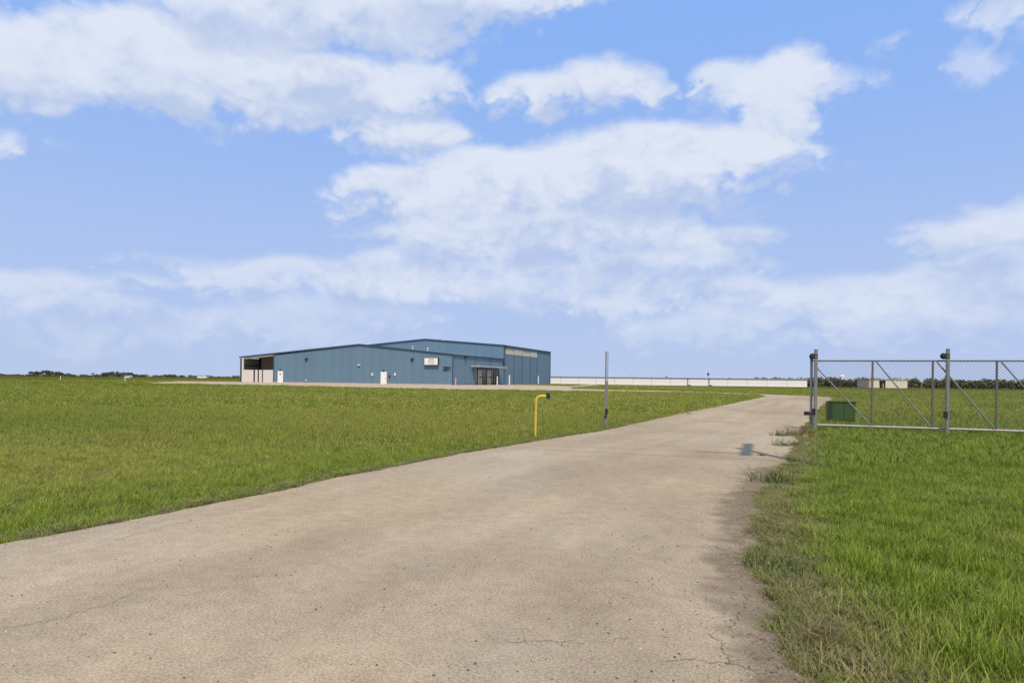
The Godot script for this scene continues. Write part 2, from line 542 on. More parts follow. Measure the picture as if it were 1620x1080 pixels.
func road_color(x: float, d: float) -> Color:
	var l := lerp_table(LEFT, d)
	var r := lerp_table(RIGHT, d)
	var t := (x - l) / maxf(r - l, 0.1)
	var base := Color(0.555, 0.455, 0.305)
	# patches of greyer stone between tan dust
	base = base.lerp(Color(0.565, 0.475, 0.355), clampf(0.4 + 1.2 * patch.get_noise_2d(x * 3.0, d * 2.0), 0.0, 1.0))
	var streak := fine.get_noise_2d((x - l) * 5.0 + 2.0 * patch.get_noise_2d(x * 2.0, d * 2.0), d * 0.45)
	var blot := patch.get_noise_2d(x * 7.0, d * 5.0 + 40.0)
	var v := 1.0 + 0.17 * streak + 0.06 * blot + 0.06 * fine.get_noise_2d(x * 18.0, d * 18.0)
	base *= v
	# brown stains where wheels drag soil over the stone
	var st := clampf(patch.get_noise_2d(x * 4.0 + 90.0, d * 2.2) * 1.7 - 0.12, 0.0, 1.0)
	base = base.lerp(Color(0.36, 0.28, 0.18), st * 0.45)
	# dark soil washed onto the right side
	var e := r - x
	var soil := (1.0 - smoothstep(0.10, 0.85 + 0.6 * patch.get_noise_2d(x * 5.0, d * 4.0), e)) * (1.0 - smoothstep(10.0, 14.5, d))
	soil = smoothstep(0.32, 0.85, soil + 0.45 * fine.get_noise_2d(x * 9.0, d * 5.0) + 0.35 * fine.get_noise_2d(x * 30.0, d * 30.0))
	base = base.lerp(Color(0.225, 0.175, 0.125), soil * 0.7)
	var bank := clampf(1.0 - absf(t - 0.86) / 0.16, 0.0, 1.0) * clampf(fine.get_noise_2d(x * 4.0 + 9.0, d * 1.5) * 1.6, 0.0, 1.0)
	base = base.lerp(Color(0.25, 0.20, 0.16), bank * 0.4 * (1.0 - smoothstep(12.0, 15.0, d)))
	# rusty, chalky patch beside the left edge before the gate
	var q := Vector2((x - 0.2) / 0.9, (d - 13.6) / 1.5).length()
	base = base.lerp(Color(0.66, 0.56, 0.44), 0.6 * (1.0 - smoothstep(0.3, 1.0, q + 0.5 * fine.get_noise_2d(x * 6.0, d * 6.0))))
	return base

func make_driveway() -> void:
	var v := PackedVector3Array()
	var c := PackedColorArray()
	var n := PackedVector3Array()
	var idx := PackedInt32Array()
	var cols := 120
	var ds := PackedFloat32Array([-9.0, -5.0, -2.0, 0.0, 1.5])
	while ds[-1] < 76.0: ds.append(ds[-1] + maxf(0.05, ds[-1] * 0.013))
	for d in ds:
		var l := left_edge(d)
		var r := right_edge(d)
		for k in cols + 1:
			var x := lerpf(l, r, float(k) / cols)
			var crown := 0.012 if k > 0 and k < cols else -0.01
			v.append(Vector3(x, height(x, -d) + crown + 0.008, -d))
			n.append(Vector3.UP)
			c.append(road_color(x, d))
	for i in ds.size() - 1:
		for k in cols:
			var a := i * (cols + 1) + k
			idx.append_array([a, a + cols + 1, a + 1, a + 1, a + cols + 1, a + cols + 2])
	var road := put("driveway", array_mesh(v, idx, n, c), M.pavement)
	tag(road, "worn tan stone chip driveway leading through the gate", "driveway", "", "structure")
	# open cracks: thin meandering seams of dirt
	rng.seed = 8
	var seams := [[at(0, 1000), at(90, 985), at(180, 960), at(215, 940)], [at(800, 1020), at(850, 1020), at(930, 1022), at(1010, 1016)], [at(1040, 1052), at(1100, 1050), at(1170, 1058), at(1215, 1075)], [at(1130, 1010), at(1150, 1040), at(1165, 1062)], [at(180, 860), at(260, 836), at(330, 822), at(420, 800)]]
	for s in seams:
		var p := PackedVector2Array()
		for i in s.size() - 1:
			for k in 8:
				var q: Vector3 = (s[i] as Vector3).lerp(s[i + 1], k / 8.0)
				p.append(Vector2(q.x + rng.randf_range(-0.03, 0.03), q.z + rng.randf_range(-0.03, 0.03)))
		var sv := PackedVector3Array()
		var si := PackedInt32Array()
		for i in p.size():
			var t := (p[mini(i + 1, p.size() - 1)] - p[maxi(i - 1, 0)]).normalized().orthogonal() * rng.randf_range(0.0008, 0.003)
			sv.append_array([Vector3(p[i].x + t.x, 0.0245, p[i].y + t.y), Vector3(p[i].x - t.x, 0.0245, p[i].y - t.y)])
		for i in p.size() - 1:
			si.append_array([i * 2, i * 2 + 2, i * 2 + 1, i * 2 + 1, i * 2 + 2, i * 2 + 3])
		put("crack", array_mesh(sv, si), M.crack, road)

func make_aprons() -> void:
	var l := world(-45.2, -0.6)
	var cw := world(0.6, 0.0)
	for p in [Vector2(-56, -101.5), Vector2(-38, -95.0), Vector2(-7, -78.6), Vector2(4.5, -79.0), Vector2(12, -80.5), Vector2(22.8, -83.5), Vector2(28.0, -77.6), Vector2(27.9, -74.8), Vector2(34.4, -75.4), Vector2(35.4, -77.5), Vector2(26.5, -91.0), Vector2(20.5, -92.5), Vector2(11.5, -91.5), Vector2(8.2, -93.5), Vector2(10, -106), Vector2(13, -118), Vector2(9.5, -128)]:
		apron_poly.append(p)
	apron_poly.append(world(0.3, -30.0))
	apron_poly.append(world(0.3, -1.0))
	apron_poly.append(world(-1.0, -0.3))
	apron_poly.append(l)
	apron_poly.append(world(-54.0, 5.0))
	tag(put("apron", drape(apron_poly, 3.0, 0.018, func(_x, _z): return Color.WHITE), M.apron_concrete), "pale tan concrete apron in front of the blue building", "apron", "", "structure")
	taxi_poly = PackedVector2Array([Vector2(10.5, -112), Vector2(12.4, -116), Vector2(40, -246), Vector2(45, -300), Vector2(33, -300), Vector2(31, -246), Vector2(9.9, -121)])
	tag(put("taxiway", drape(taxi_poly, 6.0, 0.035, func(_x, _z): return Color.WHITE), M.apron_concrete), "narrow pale taxiway running past the blue building", "taxiway", "", "structure")

# ------------------------------------------------------------------ grass
func tuft(seed_: int, blades: int, spread: float, hmin: float, hmax: float, wide: float, lean: float, stems := 0) -> ArrayMesh:
	rng.seed = seed_
	var v := PackedVector3Array()
	var c := PackedColorArray()
	var idx := PackedInt32Array()
	for i in blades + stems:
		var stem := i >= blades
		var a := rng.randf() * TAU
		var r := sqrt(rng.randf()) * spread
		var base := Vector3(cos(a) * r, -0.01, sin(a) * r)
		var h := rng.randf_range(hmin, hmax) * (1.6 if stem else 1.0)
		var t := rng.randf() * TAU
		var out := Vector3(cos(t), 0, sin(t)) * h * rng.randf_range(0.1, lean) * (0.4 if stem else 1.0)
		var side := Vector3(-sin(t), 0, cos(t)).rotated(Vector3.UP, rng.randf_range(-0.7, 0.7)) * wide * (0.4 if stem else rng.randf_range(0.6, 1.1)) * 0.5
		var tint := Color(1, 1, 1) * rng.randf_range(0.5, 1.3)
		if rng.randf() < 0.10: tint = Color(1.75, 1.25, 2.2)            # a dead blade
		elif rng.randf() < 0.25: tint = Color(1.5, 1.35, 1.3)
		if stem: tint = Color(1.7, 1.35, 2.2)
		tint.a = 1.0
		var f := v.size()
		var mid := base + Vector3(0, h * 0.55, 0) + out * 0.35
		v.append_array([base - side, base + side, mid - side * 0.8, mid + side * 0.8, base + Vector3(0, h, 0) + out])
		for k in 5: c.append(tint)
		idx.append_array([f, f + 2, f + 1, f + 1, f + 2, f + 3, f + 2, f + 4, f + 3])
		if stem:                                                            # a seed head
			var top := base + Vector3(0, h, 0) + out
			var g := v.size()
			var s2 := side.normalized() * wide * 0.9
			v.append_array([top - Vector3(0, h * 0.14, 0), top - s2, top + s2, top + Vector3(0, h * 0.05, 0)])
			for k in 4: c.append(tint)
			idx.append_array([g, g + 1, g + 2, g + 1, g + 3, g + 2])
	return array_mesh(v, idx, PackedVector3Array(), c)

func on_road(x: float, d: float, margin: float) -> bool:
	if d < 76.2 and x > left_edge(d) - margin and x < right_edge(d) + margin:
		return true
	if d > 70.0:
		if d < 140.0 and Geometry2D.is_point_in_polygon(Vector2(x, -d), apron_poly): return true
		if d > 110.0 and d < 300.0 and Geometry2D.is_point_in_polygon(Vector2(x, -d), taxi_poly): return true
		var p := local(x, -d)
		if p.x > -45.6 and p.x < 0.4 and p.y < 0.4 and p.y > -56.0: return true
	return false

# one layer of tufts between two distances; side -1 left of the driveway, 1 right of it, 0 both
func grass_layer(called: String, label: String, mesh: ArrayMesh, d0: float, d1: float, per_m2: float, side: int, scale_: float, seed_: int) -> void:
	rng.seed = seed_
	var buf := PackedFloat32Array()
	var reach := 0.86
	var area := reach * (d1 * d1 - d0 * d0) + 6.0 * (d1 - d0)
	var count := int(area * per_m2)
	var kept := 0
	for i in count:
		var d := sqrt(lerpf(d0 * d0, d1 * d1, rng.randf()))
		var x := rng.randf_range(-1.0, 1.0) * (reach * d + 3.0)
		var turn := rng.randf() * TAU
		var size := scale_ * rng.randf_range(0.65, 1.3)
		var tall := size * rng.randf_range(0.8, 1.2)
		var vary := rng.randf_range(0.82, 1.18)
		var luck := rng.randf()
		if on_road(x, d, 0.02): continue
		var mid := 0.5 * (lerp_table(LEFT, minf(d, 76.0)) + lerp_table(RIGHT, minf(d, 76.0)))
		if side != 0 and signf(x - mid) != side: continue
		var lush := 1.0 + 0.35 * patch.get_noise_2d(x * 2.2, -d * 2.2 + 50.0)
		var clump := fine.get_noise_2d(x * 16.0, d * 16.0) if d < 32.0 else fine.get_noise_2d(x * 5.0, d * 5.0)
		lush *= clampf(1.0 + 1.1 * clump, 0.35, 1.8)
		if luck < -0.5 * clump - 0.08: continue             # gaps between clumps
		vary *= 1.0 + 0.35 * clump
		if x > mid and d < 76.0:
			var e := x - right_edge(d)
			if e < 1.1:                                   # thin, trodden verge
				if luck > 0.12 + e * 0.9 + 0.5 * fine.get_noise_2d(x * 7.0, d * 7.0): continue
				lush *= 0.45 + 0.5 * e
		elif d < 76.0:
			var e := left_edge(d) - x
			if e < 0.45: lush *= 0.5 + e
		tall *= lush
		var c := patches(x, -d) * vary
		var cs := cos(turn) * size
		var sn := sin(turn) * size
		buf.append_array([cs, 0.0, sn, x, 0.0, tall, 0.0, height(x, -d), -sn, 0.0, cs, -d, c.r, c.g, c.b, 1.0])
		kept += 1
	var mm := MultiMesh.new()
	mm.transform_format = MultiMesh.TRANSFORM_3D
	mm.use_colors = true
	mm.mesh = mesh
	mm.instance_count = kept
	mm.buffer = buf
	var o := MultiMeshInstance3D.new()
	o.multimesh = mm
	o.material_override = M.grass
	o.name = numbered(called)
	add_child(o)
	tag(o, label, "grass", "", "stuff")

# thin dead and half dead tufts that creep over the driveway's edges
func verge_layer() -> void:
	rng.seed = 640
	var m := tuft(8, 16, 0.05, 0.015, 0.07, 0.0042, 2.6)
	var items := []
	for i in 15000:
		var d := 2.6 + 22.0 * pow(rng.randf(), 1.3)
		var x := 0.0
		if i % 3 < 2: x = right_edge(d) + absf(rng.randfn()) * 0.36 - 0.03 - 0.08 * rng.randf() * rng.randf()
		else: x = left_edge(d) - absf(rng.randfn()) * 0.22 + 0.05
		var sz := rng.randf_range(0.5, 1.5)
		var keep := fine.get_noise_2d(x * 8.0, d * 8.0) + rng.randf() * 0.7 > 0.15
		var k := rng.randf()
		var c := Color(0.36, 0.31, 0.14) if k < 0.35 else Color(0.22, 0.17, 0.085) if k < 0.6 else Color(0.23, 0.27, 0.05)
		var b := Basis(Vector3.UP, rng.randf() * TAU).scaled(Vector3(sz, sz * rng.randf_range(0.5, 1.1), sz))
		if keep: items.append([Transform3D(b, Vector3(x, 0.012, -d)), c * rng.randf_range(0.75, 1.2)])
	scatter("verge_grass", "thin dry tufts creeping over the driveway's edges", "grass", m, M.grass, items)

func make_grass() -> void:
	grass_layer("grass", "lush green grass close beside the right side of the driveway", tuft(1, 20, 0.075, 0.03, 0.115, 0.0050, 2.0), 2.2, 12.0, 440.0, 1, 1.0, 101)
	grass_layer("grass", "long thin seed stems rising from the lush grass beside the driveway", tuft(2, 5, 0.06, 0.08, 0.17, 0.005, 0.8, 2), 2.2, 14.0, 22.0, 1, 1.1, 102)
	grass_layer("grass", "short green grass close beside the left edge of the driveway", tuft(3, 18, 0.07, 0.03, 0.095, 0.0052, 1.7), 4.5, 14.0, 360.0, -1, 1.0, 103)
	verge_layer()
	grass_layer("grass", "green grass around the gate posts", tuft(4, 18, 0.11, 0.04, 0.12, 0.008, 1.4), 12.0, 32.0, 120.0, 1, 1.15, 104)
	grass_layer("grass", "olive green mown grass around the yellow pedestal", tuft(5, 18, 0.11, 0.035, 0.10, 0.0075, 1.4), 14.0, 32.0, 120.0, -1, 1.1, 105)
	grass_layer("grass", "mown field grass between the gate and the apron", tuft(6, 18, 0.20, 0.05, 0.13, 0.014, 0.9), 32.0, 80.0, 38.0, 0, 1.2, 106)
	grass_layer("grass", "distant field grass around the blue building", tuft(7, 22, 0.42, 0.05, 0.12, 0.030, 0.8), 80.0, 210.0, 6.5, 0, 1.4, 107)

# ------------------------------------------------------------------ the blue building
func low_top(x: float) -> float:
	return 6.96 - absf(x + 18.5) * (6.96 - 5.16) / 18.5

func tall_top(x: float) -> float:
	return 9.36 - absf(x + 18.0) * (9.36 - 7.96) / 18.0

func clad(parent: Node, x0: float, x1: float, foot: float, top: Callable, place: Transform3D, skip := []) -> void:
	var w := 0.915
	var i := 0
	var x := x0
	while x < x1 - 0.01:
		var e := minf(x + w, x1)
		var f := foot
		for s in skip:
			if x + w * 0.5 > s[0] and x + w * 0.5 < s[1]: f = s[2]
		var o := put("wall_panel", ribbed(x, e, f, top), M["blue_cladding_%d" % ((i * 7 + i / 3) % 3)], parent)
		o.transform = place
		x = e
		i += 1

func wall_light(parent: Node, p: Vector3, face: float) -> void:
	var lamp := box("floodlight", M.dark_metal, parent, p + Vector3(0.16, 0, 0).rotated(Vector3.UP, face), Vector3(0.34, 0.3, 0.46), Vector3(0, face, -0.5))
	rod("arm", M.dark_metal, lamp, Vector3(-0.2, 0.05, 0), Vector3(0.0, 0.0, 0), 0.05, 8)

func make_building() -> void:
	var b := thing("hangar_building", corner, -deg_to_rad(YAW), "long blue ribbed metal building with low gable front and taller hangar behind", "building")
	# core walls behind the cladding, so that the building is closed
	var poly := PackedVector2Array([Vector2(-37.35, 0), Vector2(-0.05, 0), Vector2(-0.05, 5.0), Vector2(-18.5, 6.8), Vector2(-37.35, 5.0)])
	put("office_wall_core", slab(poly, -0.06, -24.2), M.grey_liner, b)
	var poly2 := PackedVector2Array([Vector2(-35.95, 0), Vector2(-0.05, 0), Vector2(-0.05, 7.8), Vector2(-18.0, 9.2), Vector2(-35.95, 7.8)])
	put("hangar_wall_core", slab(poly2, -24.25, -55.4), M.grey_liner, b)
	# cladding
	clad(b, -37.4, 0.0, 0.0, low_top, Transform3D(Basis(), Vector3.ZERO))
	var side := Basis(Vector3.UP, PI / 2)                 # local x of the sheet runs into -z, ribs face +x
	clad(b, 0.0, 24.0, 0.0, func(_x): return 5.12, Transform3D(side, Vector3.ZERO), [[10.4, 21.0, 3.0]])
	clad(b, -36.0, 0.0, 4.6, tall_top, Transform3D(Basis(), Vector3(0, 0, -24.0)))
	clad(b, 24.0, 24.7, 0.0, func(_x): return 7.9, Transform3D(side, Vector3.ZERO))
	clad(b, 45.0, 55.5, 0.0, func(_x): return 7.9, Transform3D(side, Vector3.ZERO))
	# the sliding hangar doors with their pale upper panels
	var edges := [24.75, 29.65, 34.79, 40.3, 44.95]
	for i in 4:
		var leaf := put("hangar_door", ribbed(edges[i] + 0.04, edges[i + 1] - 0.04, 0.05, func(_x): return 6.25), M["blue_cladding_%d" % (i % 3)], b)
		leaf.transform = Transform3D(side, Vector3(0.05 + 0.05 * (i % 2), 0, 0))
		box("upper_panel", M.translucent_panel, leaf, Vector3((edges[i] + edges[i + 1]) / 2, 6.9, 0.02), Vector3(edges[i + 1] - edges[i] - 0.12, 1.25, 0.04))
		box("door_frame", M.navy_trim, leaf, Vector3(edges[i + 1], 3.8, 0.0), Vector3(0.14, 7.5, 0.09))
	box("door_header", M.navy_trim, b, Vector3(0.12, 7.72, -34.85), Vector3(0.22, 0.36, 20.4))
	# roofs
	var roof := put("roof", slab(PackedVector2Array([Vector2(-45.45, 4.86), Vector2(-45.4, 4.72), Vector2(-18.5, 6.98), Vector2(0.06, 5.17), Vector2(0.08, 5.29), Vector2(-18.5, 7.12)]), 0.14, -23.97), M.roof_metal, b)
	put("rake_trim", slab(PackedVector2Array([Vector2(-45.5, 4.90), Vector2(-45.5, 4.66), Vector2(-18.5, 6.93), Vector2(0.08, 5.12), Vector2(0.08, 5.34), Vector2(-18.5, 7.16)]), 0.14, 0.19), M.navy_trim, roof)
	box("gutter", M.navy_trim, roof, Vector3(0.15, 5.20, -11.9), Vector3(0.13, 0.20, 24.1))
	for p in [Vector3(-9.4, 6.2, -3.0), Vector3(-6.4, 5.9, -3.0)]:
		put("vent_pipe", lathe(PackedVector2Array([Vector2(0.09, 0), Vector2(0.09, 0.5), Vector2(0.16, 0.52), Vector2(0.12, 0.62), Vector2(0.001, 0.64)]), 10), M.white_paint, roof).position = p
	var roof2 := put("roof", slab(PackedVector2Array([Vector2(-36.4, 7.98), Vector2(-36.35, 7.84), Vector2(-18.0, 9.38), Vector2(0.06, 7.96), Vector2(0.08, 8.08), Vector2(-18.0, 9.52)]), -23.86, -55.7), M.roof_metal, b)
	put("rake_trim", slab(PackedVector2Array([Vector2(-36.4, 8.04), Vector2(-36.4, 7.80), Vector2(-18.0, 9.33), Vector2(0.08, 7.90), Vector2(0.08, 8.12), Vector2(-18.0, 9.56)]), -23.86, -23.8), M.navy_trim, roof2)
	box("gutter", M.navy_trim, roof2, Vector3(0.16, 7.99, -39.7), Vector3(0.14, 0.20, 31.8))
	box("ridge_vent", M.white_paint, roof2, Vector3(-18.0, 9.68, -34.0), Vector3(0.9, 0.4, 3.0))
	# corner trims
	for p in [Vector3(0.0, 2.56, 0.02), Vector3(-37.4, 2.62, 0.03)]:
		box("corner_trim", M.navy_trim, b, p, Vector3(0.16, 5.1, 0.1))
	box("corner_trim", M.navy_trim, b, Vector3(0.03, 3.95, -24.02), Vector3(0.14, 7.9, 0.16))
	box("corner_trim", M.navy_trim, b, Vector3(0.03, 3.9, -55.4), Vector3(0.12, 7.8, 0.4))
	box("corner_trim", M.navy_trim, b, Vector3(0.03, 3.9, -45.1), Vector3(0.1, 7.8, 0.14))
	for z in [-9.6, -16.8]:
		box("panel_joint", M.navy_trim, b, Vector3(0.035, 4.1, z), Vector3(0.03, 1.9, 0.08))
	# dark edge of the slab that shows below the cladding
	box("foundation_edge", M.taupe_liner, b, Vector3(-18.7, 0.04, 0.0), Vector3(37.2, 0.16, 0.09))
	# the open bay at the left end
	var bay := Node3D.new()
	bay.name = "open_bay"
	b.add_child(bay)
	box("back_wall", M.taupe_liner, bay, Vector3(-41.3, 2.45, -5.05), Vector3(7.7, 4.9, 0.1))
	box("end_wall", M.grey_liner, bay, Vector3(-45.1, 2.3, -2.7), Vector3(0.1, 4.6, 5.0))
	box("girt", M.dark_metal, bay, Vector3(-44.98, 3.2, -2.7), Vector3(0.14, 0.2, 4.9))
	box("inner_column", M.dark_metal, bay, Vector3(-44.8, 2.4, -4.85), Vector3(0.3, 4.6, 0.28))
	box("corner_column", M.cream_metal, bay, Vector3(-44.72, 2.28, 0.0), Vector3(0.34, 4.56, 0.2))
	box("corner_trim", M.navy_trim, bay, Vector3(-45.12, 2.3, 0.0), Vector3(0.32, 4.6, 0.24))
	put("header_beam", slab(PackedVector2Array([Vector2(-44.5, 4.42), Vector2(-37.4, 5.0), Vector2(-37.4, 5.28), Vector2(-44.5, 4.70)]), -0.05, -0.2), M.cream_metal, bay)
	for s in [[-44.54, -42.15], [-41.75, -41.15], [-40.8, -40.12], [-39.85, -37.42]]:
		box("screen_wall", M.off_white, bay, Vector3((s[0] + s[1]) / 2, 1.18, 0.0), Vector3(s[1] - s[0], 2.36, 0.12))
	for x in [-41.95, -40.97, -39.98]:
		box("post", M.dark_metal, bay, Vector3(x, 1.2, -0.03), Vector3(0.26, 2.4, 0.14))
	# doors in the front wall
	for d in [[-35.8, true], [-13.46, false]]:
		var door := box("door", M.white_paint, b, Vector3(d[0], 1.05, 0.05), Vector3(1.02, 2.08, 0.07))
		box("door_frame", M.white_paint, door, Vector3(0, 1.09, 0.0), Vector3(1.18, 0.09, 0.1))
		for s in [-1.0, 1.0]:
			box("door_frame", M.white_paint, door, Vector3(0.55 * s, 0, 0.0), Vector3(0.08, 2.08, 0.1))
		rod("handle", M.dark_metal, door, Vector3(0.4, 0.0, 0.04), Vector3(0.4, 0.0, 0.12), 0.03, 8)
		if d[1]: box("window", M.dark_glass, door, Vector3(0, 0.5, 0.037), Vector3(0.36, 0.2, 0.02))
		box("door_light", M.dark_metal, b, Vector3(d[0], 2.42, 0.12), Vector3(0.22, 0.2, 0.2))
	# lamps, boxes and number on the front
	wall_light(b, Vector3(-29.9, 4.4, 0.02), -PI / 2)
	wall_light(b, Vector3(-7.76, 4.35, 0.02), -PI / 2)
	wall_light(b, Vector3(0.02, 4.85, -4.9), 0.0)
	wall_light(b, Vector3(0.02, 4.4, -23.4), 0.0)
	var pk := box("wall_pack", M.white_paint, b, Vector3(-18.5, 3.35, 0.14), Vector3(0.32, 0.22, 0.26))
	box("lens", M.black, pk, Vector3(0, -0.18, 0.0), Vector3(0.2, 0.16, 0.2))
	for p in [[-15.79, 1.7], [-11.17, 1.74]]:
		var wb := box("wall_box", M.white_paint, b, Vector3(p[0], p[1], 0.08), Vector3(0.26, 0.46, 0.14))
		box("cover", M.white_paint, wb, Vector3(0, 0.03, 0.08), Vector3(0.22, 0.3, 0.03))
	box("letter_box", M.black, b, Vector3(-12.28, 1.36, 0.1), Vector3(0.2, 0.4, 0.16))
	var tap := box("hose_tap", M.white_paint, b, Vector3(-29.93, 0.5, 0.1), Vector3(0.2, 0.26, 0.16))
	box("guard", M.dark_metal, tap, Vector3(0, -0.2, 0.0), Vector3(0.16, 0.12, 0.12))
	for i in 4:
		var t := TextMesh.new()
		t.text = "2801"[i]
		t.font = sans(true)
		t.font_size = 64
		t.pixel_size = 0.0165
		t.depth = 0.05
		var nr := put("house_number", t, M.black, b)
		nr.position = Vector3(-1.70 + 0.40 * i, 2.74, 0.06)
		nr.scale = Vector3(0.66, 1.0, 1.0)
	# the entrance under the canopy, on the side
	var e := Node3D.new()
	e.name = "entrance"
	b.add_child(e)
	box("glass_wall", M.dark_glass, e, Vector3(-0.02, 1.5, -15.7), Vector3(0.06, 3.0, 10.5))
	for z in [-10.5, -12.75, -14.85, -17.25, -18.5, -19.7, -20.95]:
		box("mullion", M.dark_metal, e, Vector3(0.03, 1.5, z), Vector3(0.1, 3.0, 0.12))
	box("transom", M.dark_metal, e, Vector3(0.035, 2.96, -15.7), Vector3(0.09, 0.14, 10.4))
	for z in [-11.6, -16.05]:
		var d := box("entrance_door", M.tan_door, e, Vector3(0.05, 1.45, z), Vector3(0.06, 2.84, 2.05))
		box("push_bar", M.black, d, Vector3(0.05, 0.0, -0.5), Vector3(0.05, 0.22, 0.8))
		box("push_bar", M.black, d, Vector3(0.05, 0.0, 0.45), Vector3(0.05, 0.12, 0.5))
	var can := Node3D.new()
	can.name = "canopy"
	b.add_child(can)
	box("canopy_deck", M.roof_metal, can, Vector3(0.9, 3.42, -14.25), Vector3(1.8, 0.08, 13.4))
	box("fascia", M.grey_fascia, can, Vector3(1.82, 3.40, -14.25), Vector3(0.06, 0.26, 13.5))
	box("fascia", M.grey_fascia, can, Vector3(0.92, 3.40, -7.52), Vector3(1.74, 0.26, 0.06))
	box("fascia", M.grey_fascia, can, Vector3(0.92, 3.40, -20.98), Vector3(1.74, 0.26, 0.06))
	for z in [-9.0, -14.2, -19.5]:
		rod("hanger_rod", M.dark_metal, can, Vector3(0.03, 4.6, z), Vector3(1.7, 3.5, z), 0.02, 6)

func sans(bold := false) -> SystemFont:
	var f := SystemFont.new()
	f.font_names = PackedStringArray(["Droid Sans"])
	if bold: f.font_weight = 700
	return f

func on_building(x: float, y: float, z: float) -> Vector3:
	var p := world(x, z)
	return Vector3(p.x, corner.y + y, p.y)

func make_sign() -> void:
	var s := thing("wall_sign", on_building(-3.92, 4.0, 0.035), -deg_to_rad(YAW), "white lettered sign cabinet on the blue wall above the house number", "sign")
	box("cabinet", M.navy_trim, s, Vector3(0, 0, 0.22), Vector3(2.66, 1.28, 0.42))
	var face := box("sign_face", M.white_paint, s, Vector3(0, 0, 0.445), Vector3(2.5, 1.14, 0.03))
	var rows := ["HANGAR", "FOR SALE", "210-555-0100"]
	for i in 3:
		var t := TextMesh.new()
		t.text = rows[i]
		t.font = sans(true)
		t.font_size = 32
		t.pixel_size = 0.0085 if i < 2 else 0.0066
		t.depth = 0.01
		put("lettering", t, M.letter, face).position = Vector3(0.05, 0.34 - 0.34 * i, 0.02)

func bollard(x: float, z: float, h: float, r: float, m: Material, label: String, group := "") -> void:
	var p := on_building(x, 0, z)
	p.y = height(p.x, p.z)
	var o := thing("bollard", p, 0.0, label, "bollard", group)
	put("post", tubes([[PackedVector3Array([Vector3(0, -0.05, 0), Vector3(0, h - 0.06, 0)]), r]], 14), m, o)
	put("cap", lathe(PackedVector2Array([Vector2(r, h - 0.07), Vector2(r, h - 0.05), Vector2(r * 0.8, h - 0.01), Vector2(r * 0.4, h + 0.01), Vector2(0.001, h + 0.02)]), 14), m, o)

# ------------------------------------------------------------------ the gate
var gate_dir := Vector3(cos(deg_to_rad(YAW)), 0, sin(deg_to_rad(YAW)))
var gate_at := Vector3(9.72, 0, -22.15)

func make_gate() -> void:
	# own axes: x along the gate to the right, z towards the street; every part in metres
	var g := thing("sliding_gate", gate_at, -deg_to_rad(YAW), "long sliding chain link gate with diagonal braces, standing open", "gate")
	var length := 16.5
	var foot := 0.19
	var top := 2.26
	rod("bottom_rail", M.pale_rail, g, Vector3(0, foot, 0), Vector3(length, foot, 0), 0.032)
	rod("top_rail", M.weathered_steel, g, Vector3(0, top, 0), Vector3(length, top, 0), 0.024)
	var xs := [0.0, 1.77, 3.42, 5.08, 6.76, 8.45, 10.2, 11.9, 13.6, 15.2, 16.5]
	for i in xs.size():
		rod("upright", M.weathered_steel if i else M.galvanised, g, Vector3(xs[i], foot + 0.03, 0), Vector3(xs[i], top - 0.02, 0), 0.03 if i else 0.042)
	for i in xs.size() - 1:
		rod("brace", M.galvanised, g, Vector3(xs[i] + 0.10, top - 0.03 if i else top - 0.16, 0.03), Vector3(xs[i + 1] - 0.05, foot + 0.05, 0.03), 0.022)
	# the chain link: every wire bends from row to row
	var list := []
	var pitch := 0.10
	var rows := int((top - foot) / pitch * 2.0)
	var step := (top - foot) / rows
	var count := int(length / pitch)
	for i in count:
		var p := PackedVector3Array()
		for k in rows + 1:
			p.append(Vector3((i + 0.5) * pitch + (0.5 * pitch if k % 2 else 0.0), foot + k * step, -0.036 + (0.004 if k % 2 else 0.0)))
		list.append([p, 0.0038])
		var q := PackedVector3Array()
		for k in rows + 1:
			q.append(Vector3((i + 0.5) * pitch + (-0.5 * pitch if k % 2 else 0.0) , foot + k * step, -0.040 + (0.0 if k % 2 else 0.004)))
		list.append([q, 0.0038])
	var link := put("chain_link", tubes(list, 3), M.wire, g)
	tag(link, "", "", "", "stuff")
	# the leading end
	box("latch", M.black, g, Vector3(-0.12, 0.55, 0), Vector3(0.18, 0.12, 0.1))
	put("finial", lathe(PackedVector2Array([Vector2(0.042, 2.24), Vector2(0.05, 2.28), Vector2(0.045, 2.34), Vector2(0.001, 2.37)]), 12), M.galvanised, g)

func make_gate_post(x: float, label: String) -> void:
	var p := gate_at + gate_dir * x + Vector3(-gate_dir.z, 0, gate_dir.x) * 0.16
	var o := thing("gate_post", p, -deg_to_rad(YAW), label, "post", "galvanised posts carrying the sliding gate")
	put("pipe", tubes([[PackedVector3Array([Vector3(0, -0.1, 0), Vector3(0, 2.62, 0)]), 0.055]], 16), M.galvanised, o)
	for y in [2.36, 2.44]:
		put("band", tubes([[PackedVector3Array([Vector3(0, y - 0.018, 0), Vector3(0, y + 0.018, 0)]), 0.062]], 16), M.dark_metal, o)
	var w := put("guide_wheel", lathe(PackedVector2Array([Vector2(0.001, -0.04), Vector2(0.08, -0.04), Vector2(0.095, -0.03), Vector2(0.08, 0.0), Vector2(0.095, 0.03), Vector2(0.08, 0.04), Vector2(0.001, 0.04)]), 18), M.black, o)
	w.position = Vector3(-0.10, 2.40, -0.05)
	w.rotation = Vector3(PI / 2, 0, 0.3)
	box("wheel_bracket", M.dark_metal, o, Vector3(-0.07, 2.40, 0.0), Vector3(0.14, 0.06, 0.05))
	box("lower_latch", M.black, o, Vector3(-0.05, 0.62, 0.03), Vector3(0.10, 0.2, 0.10))

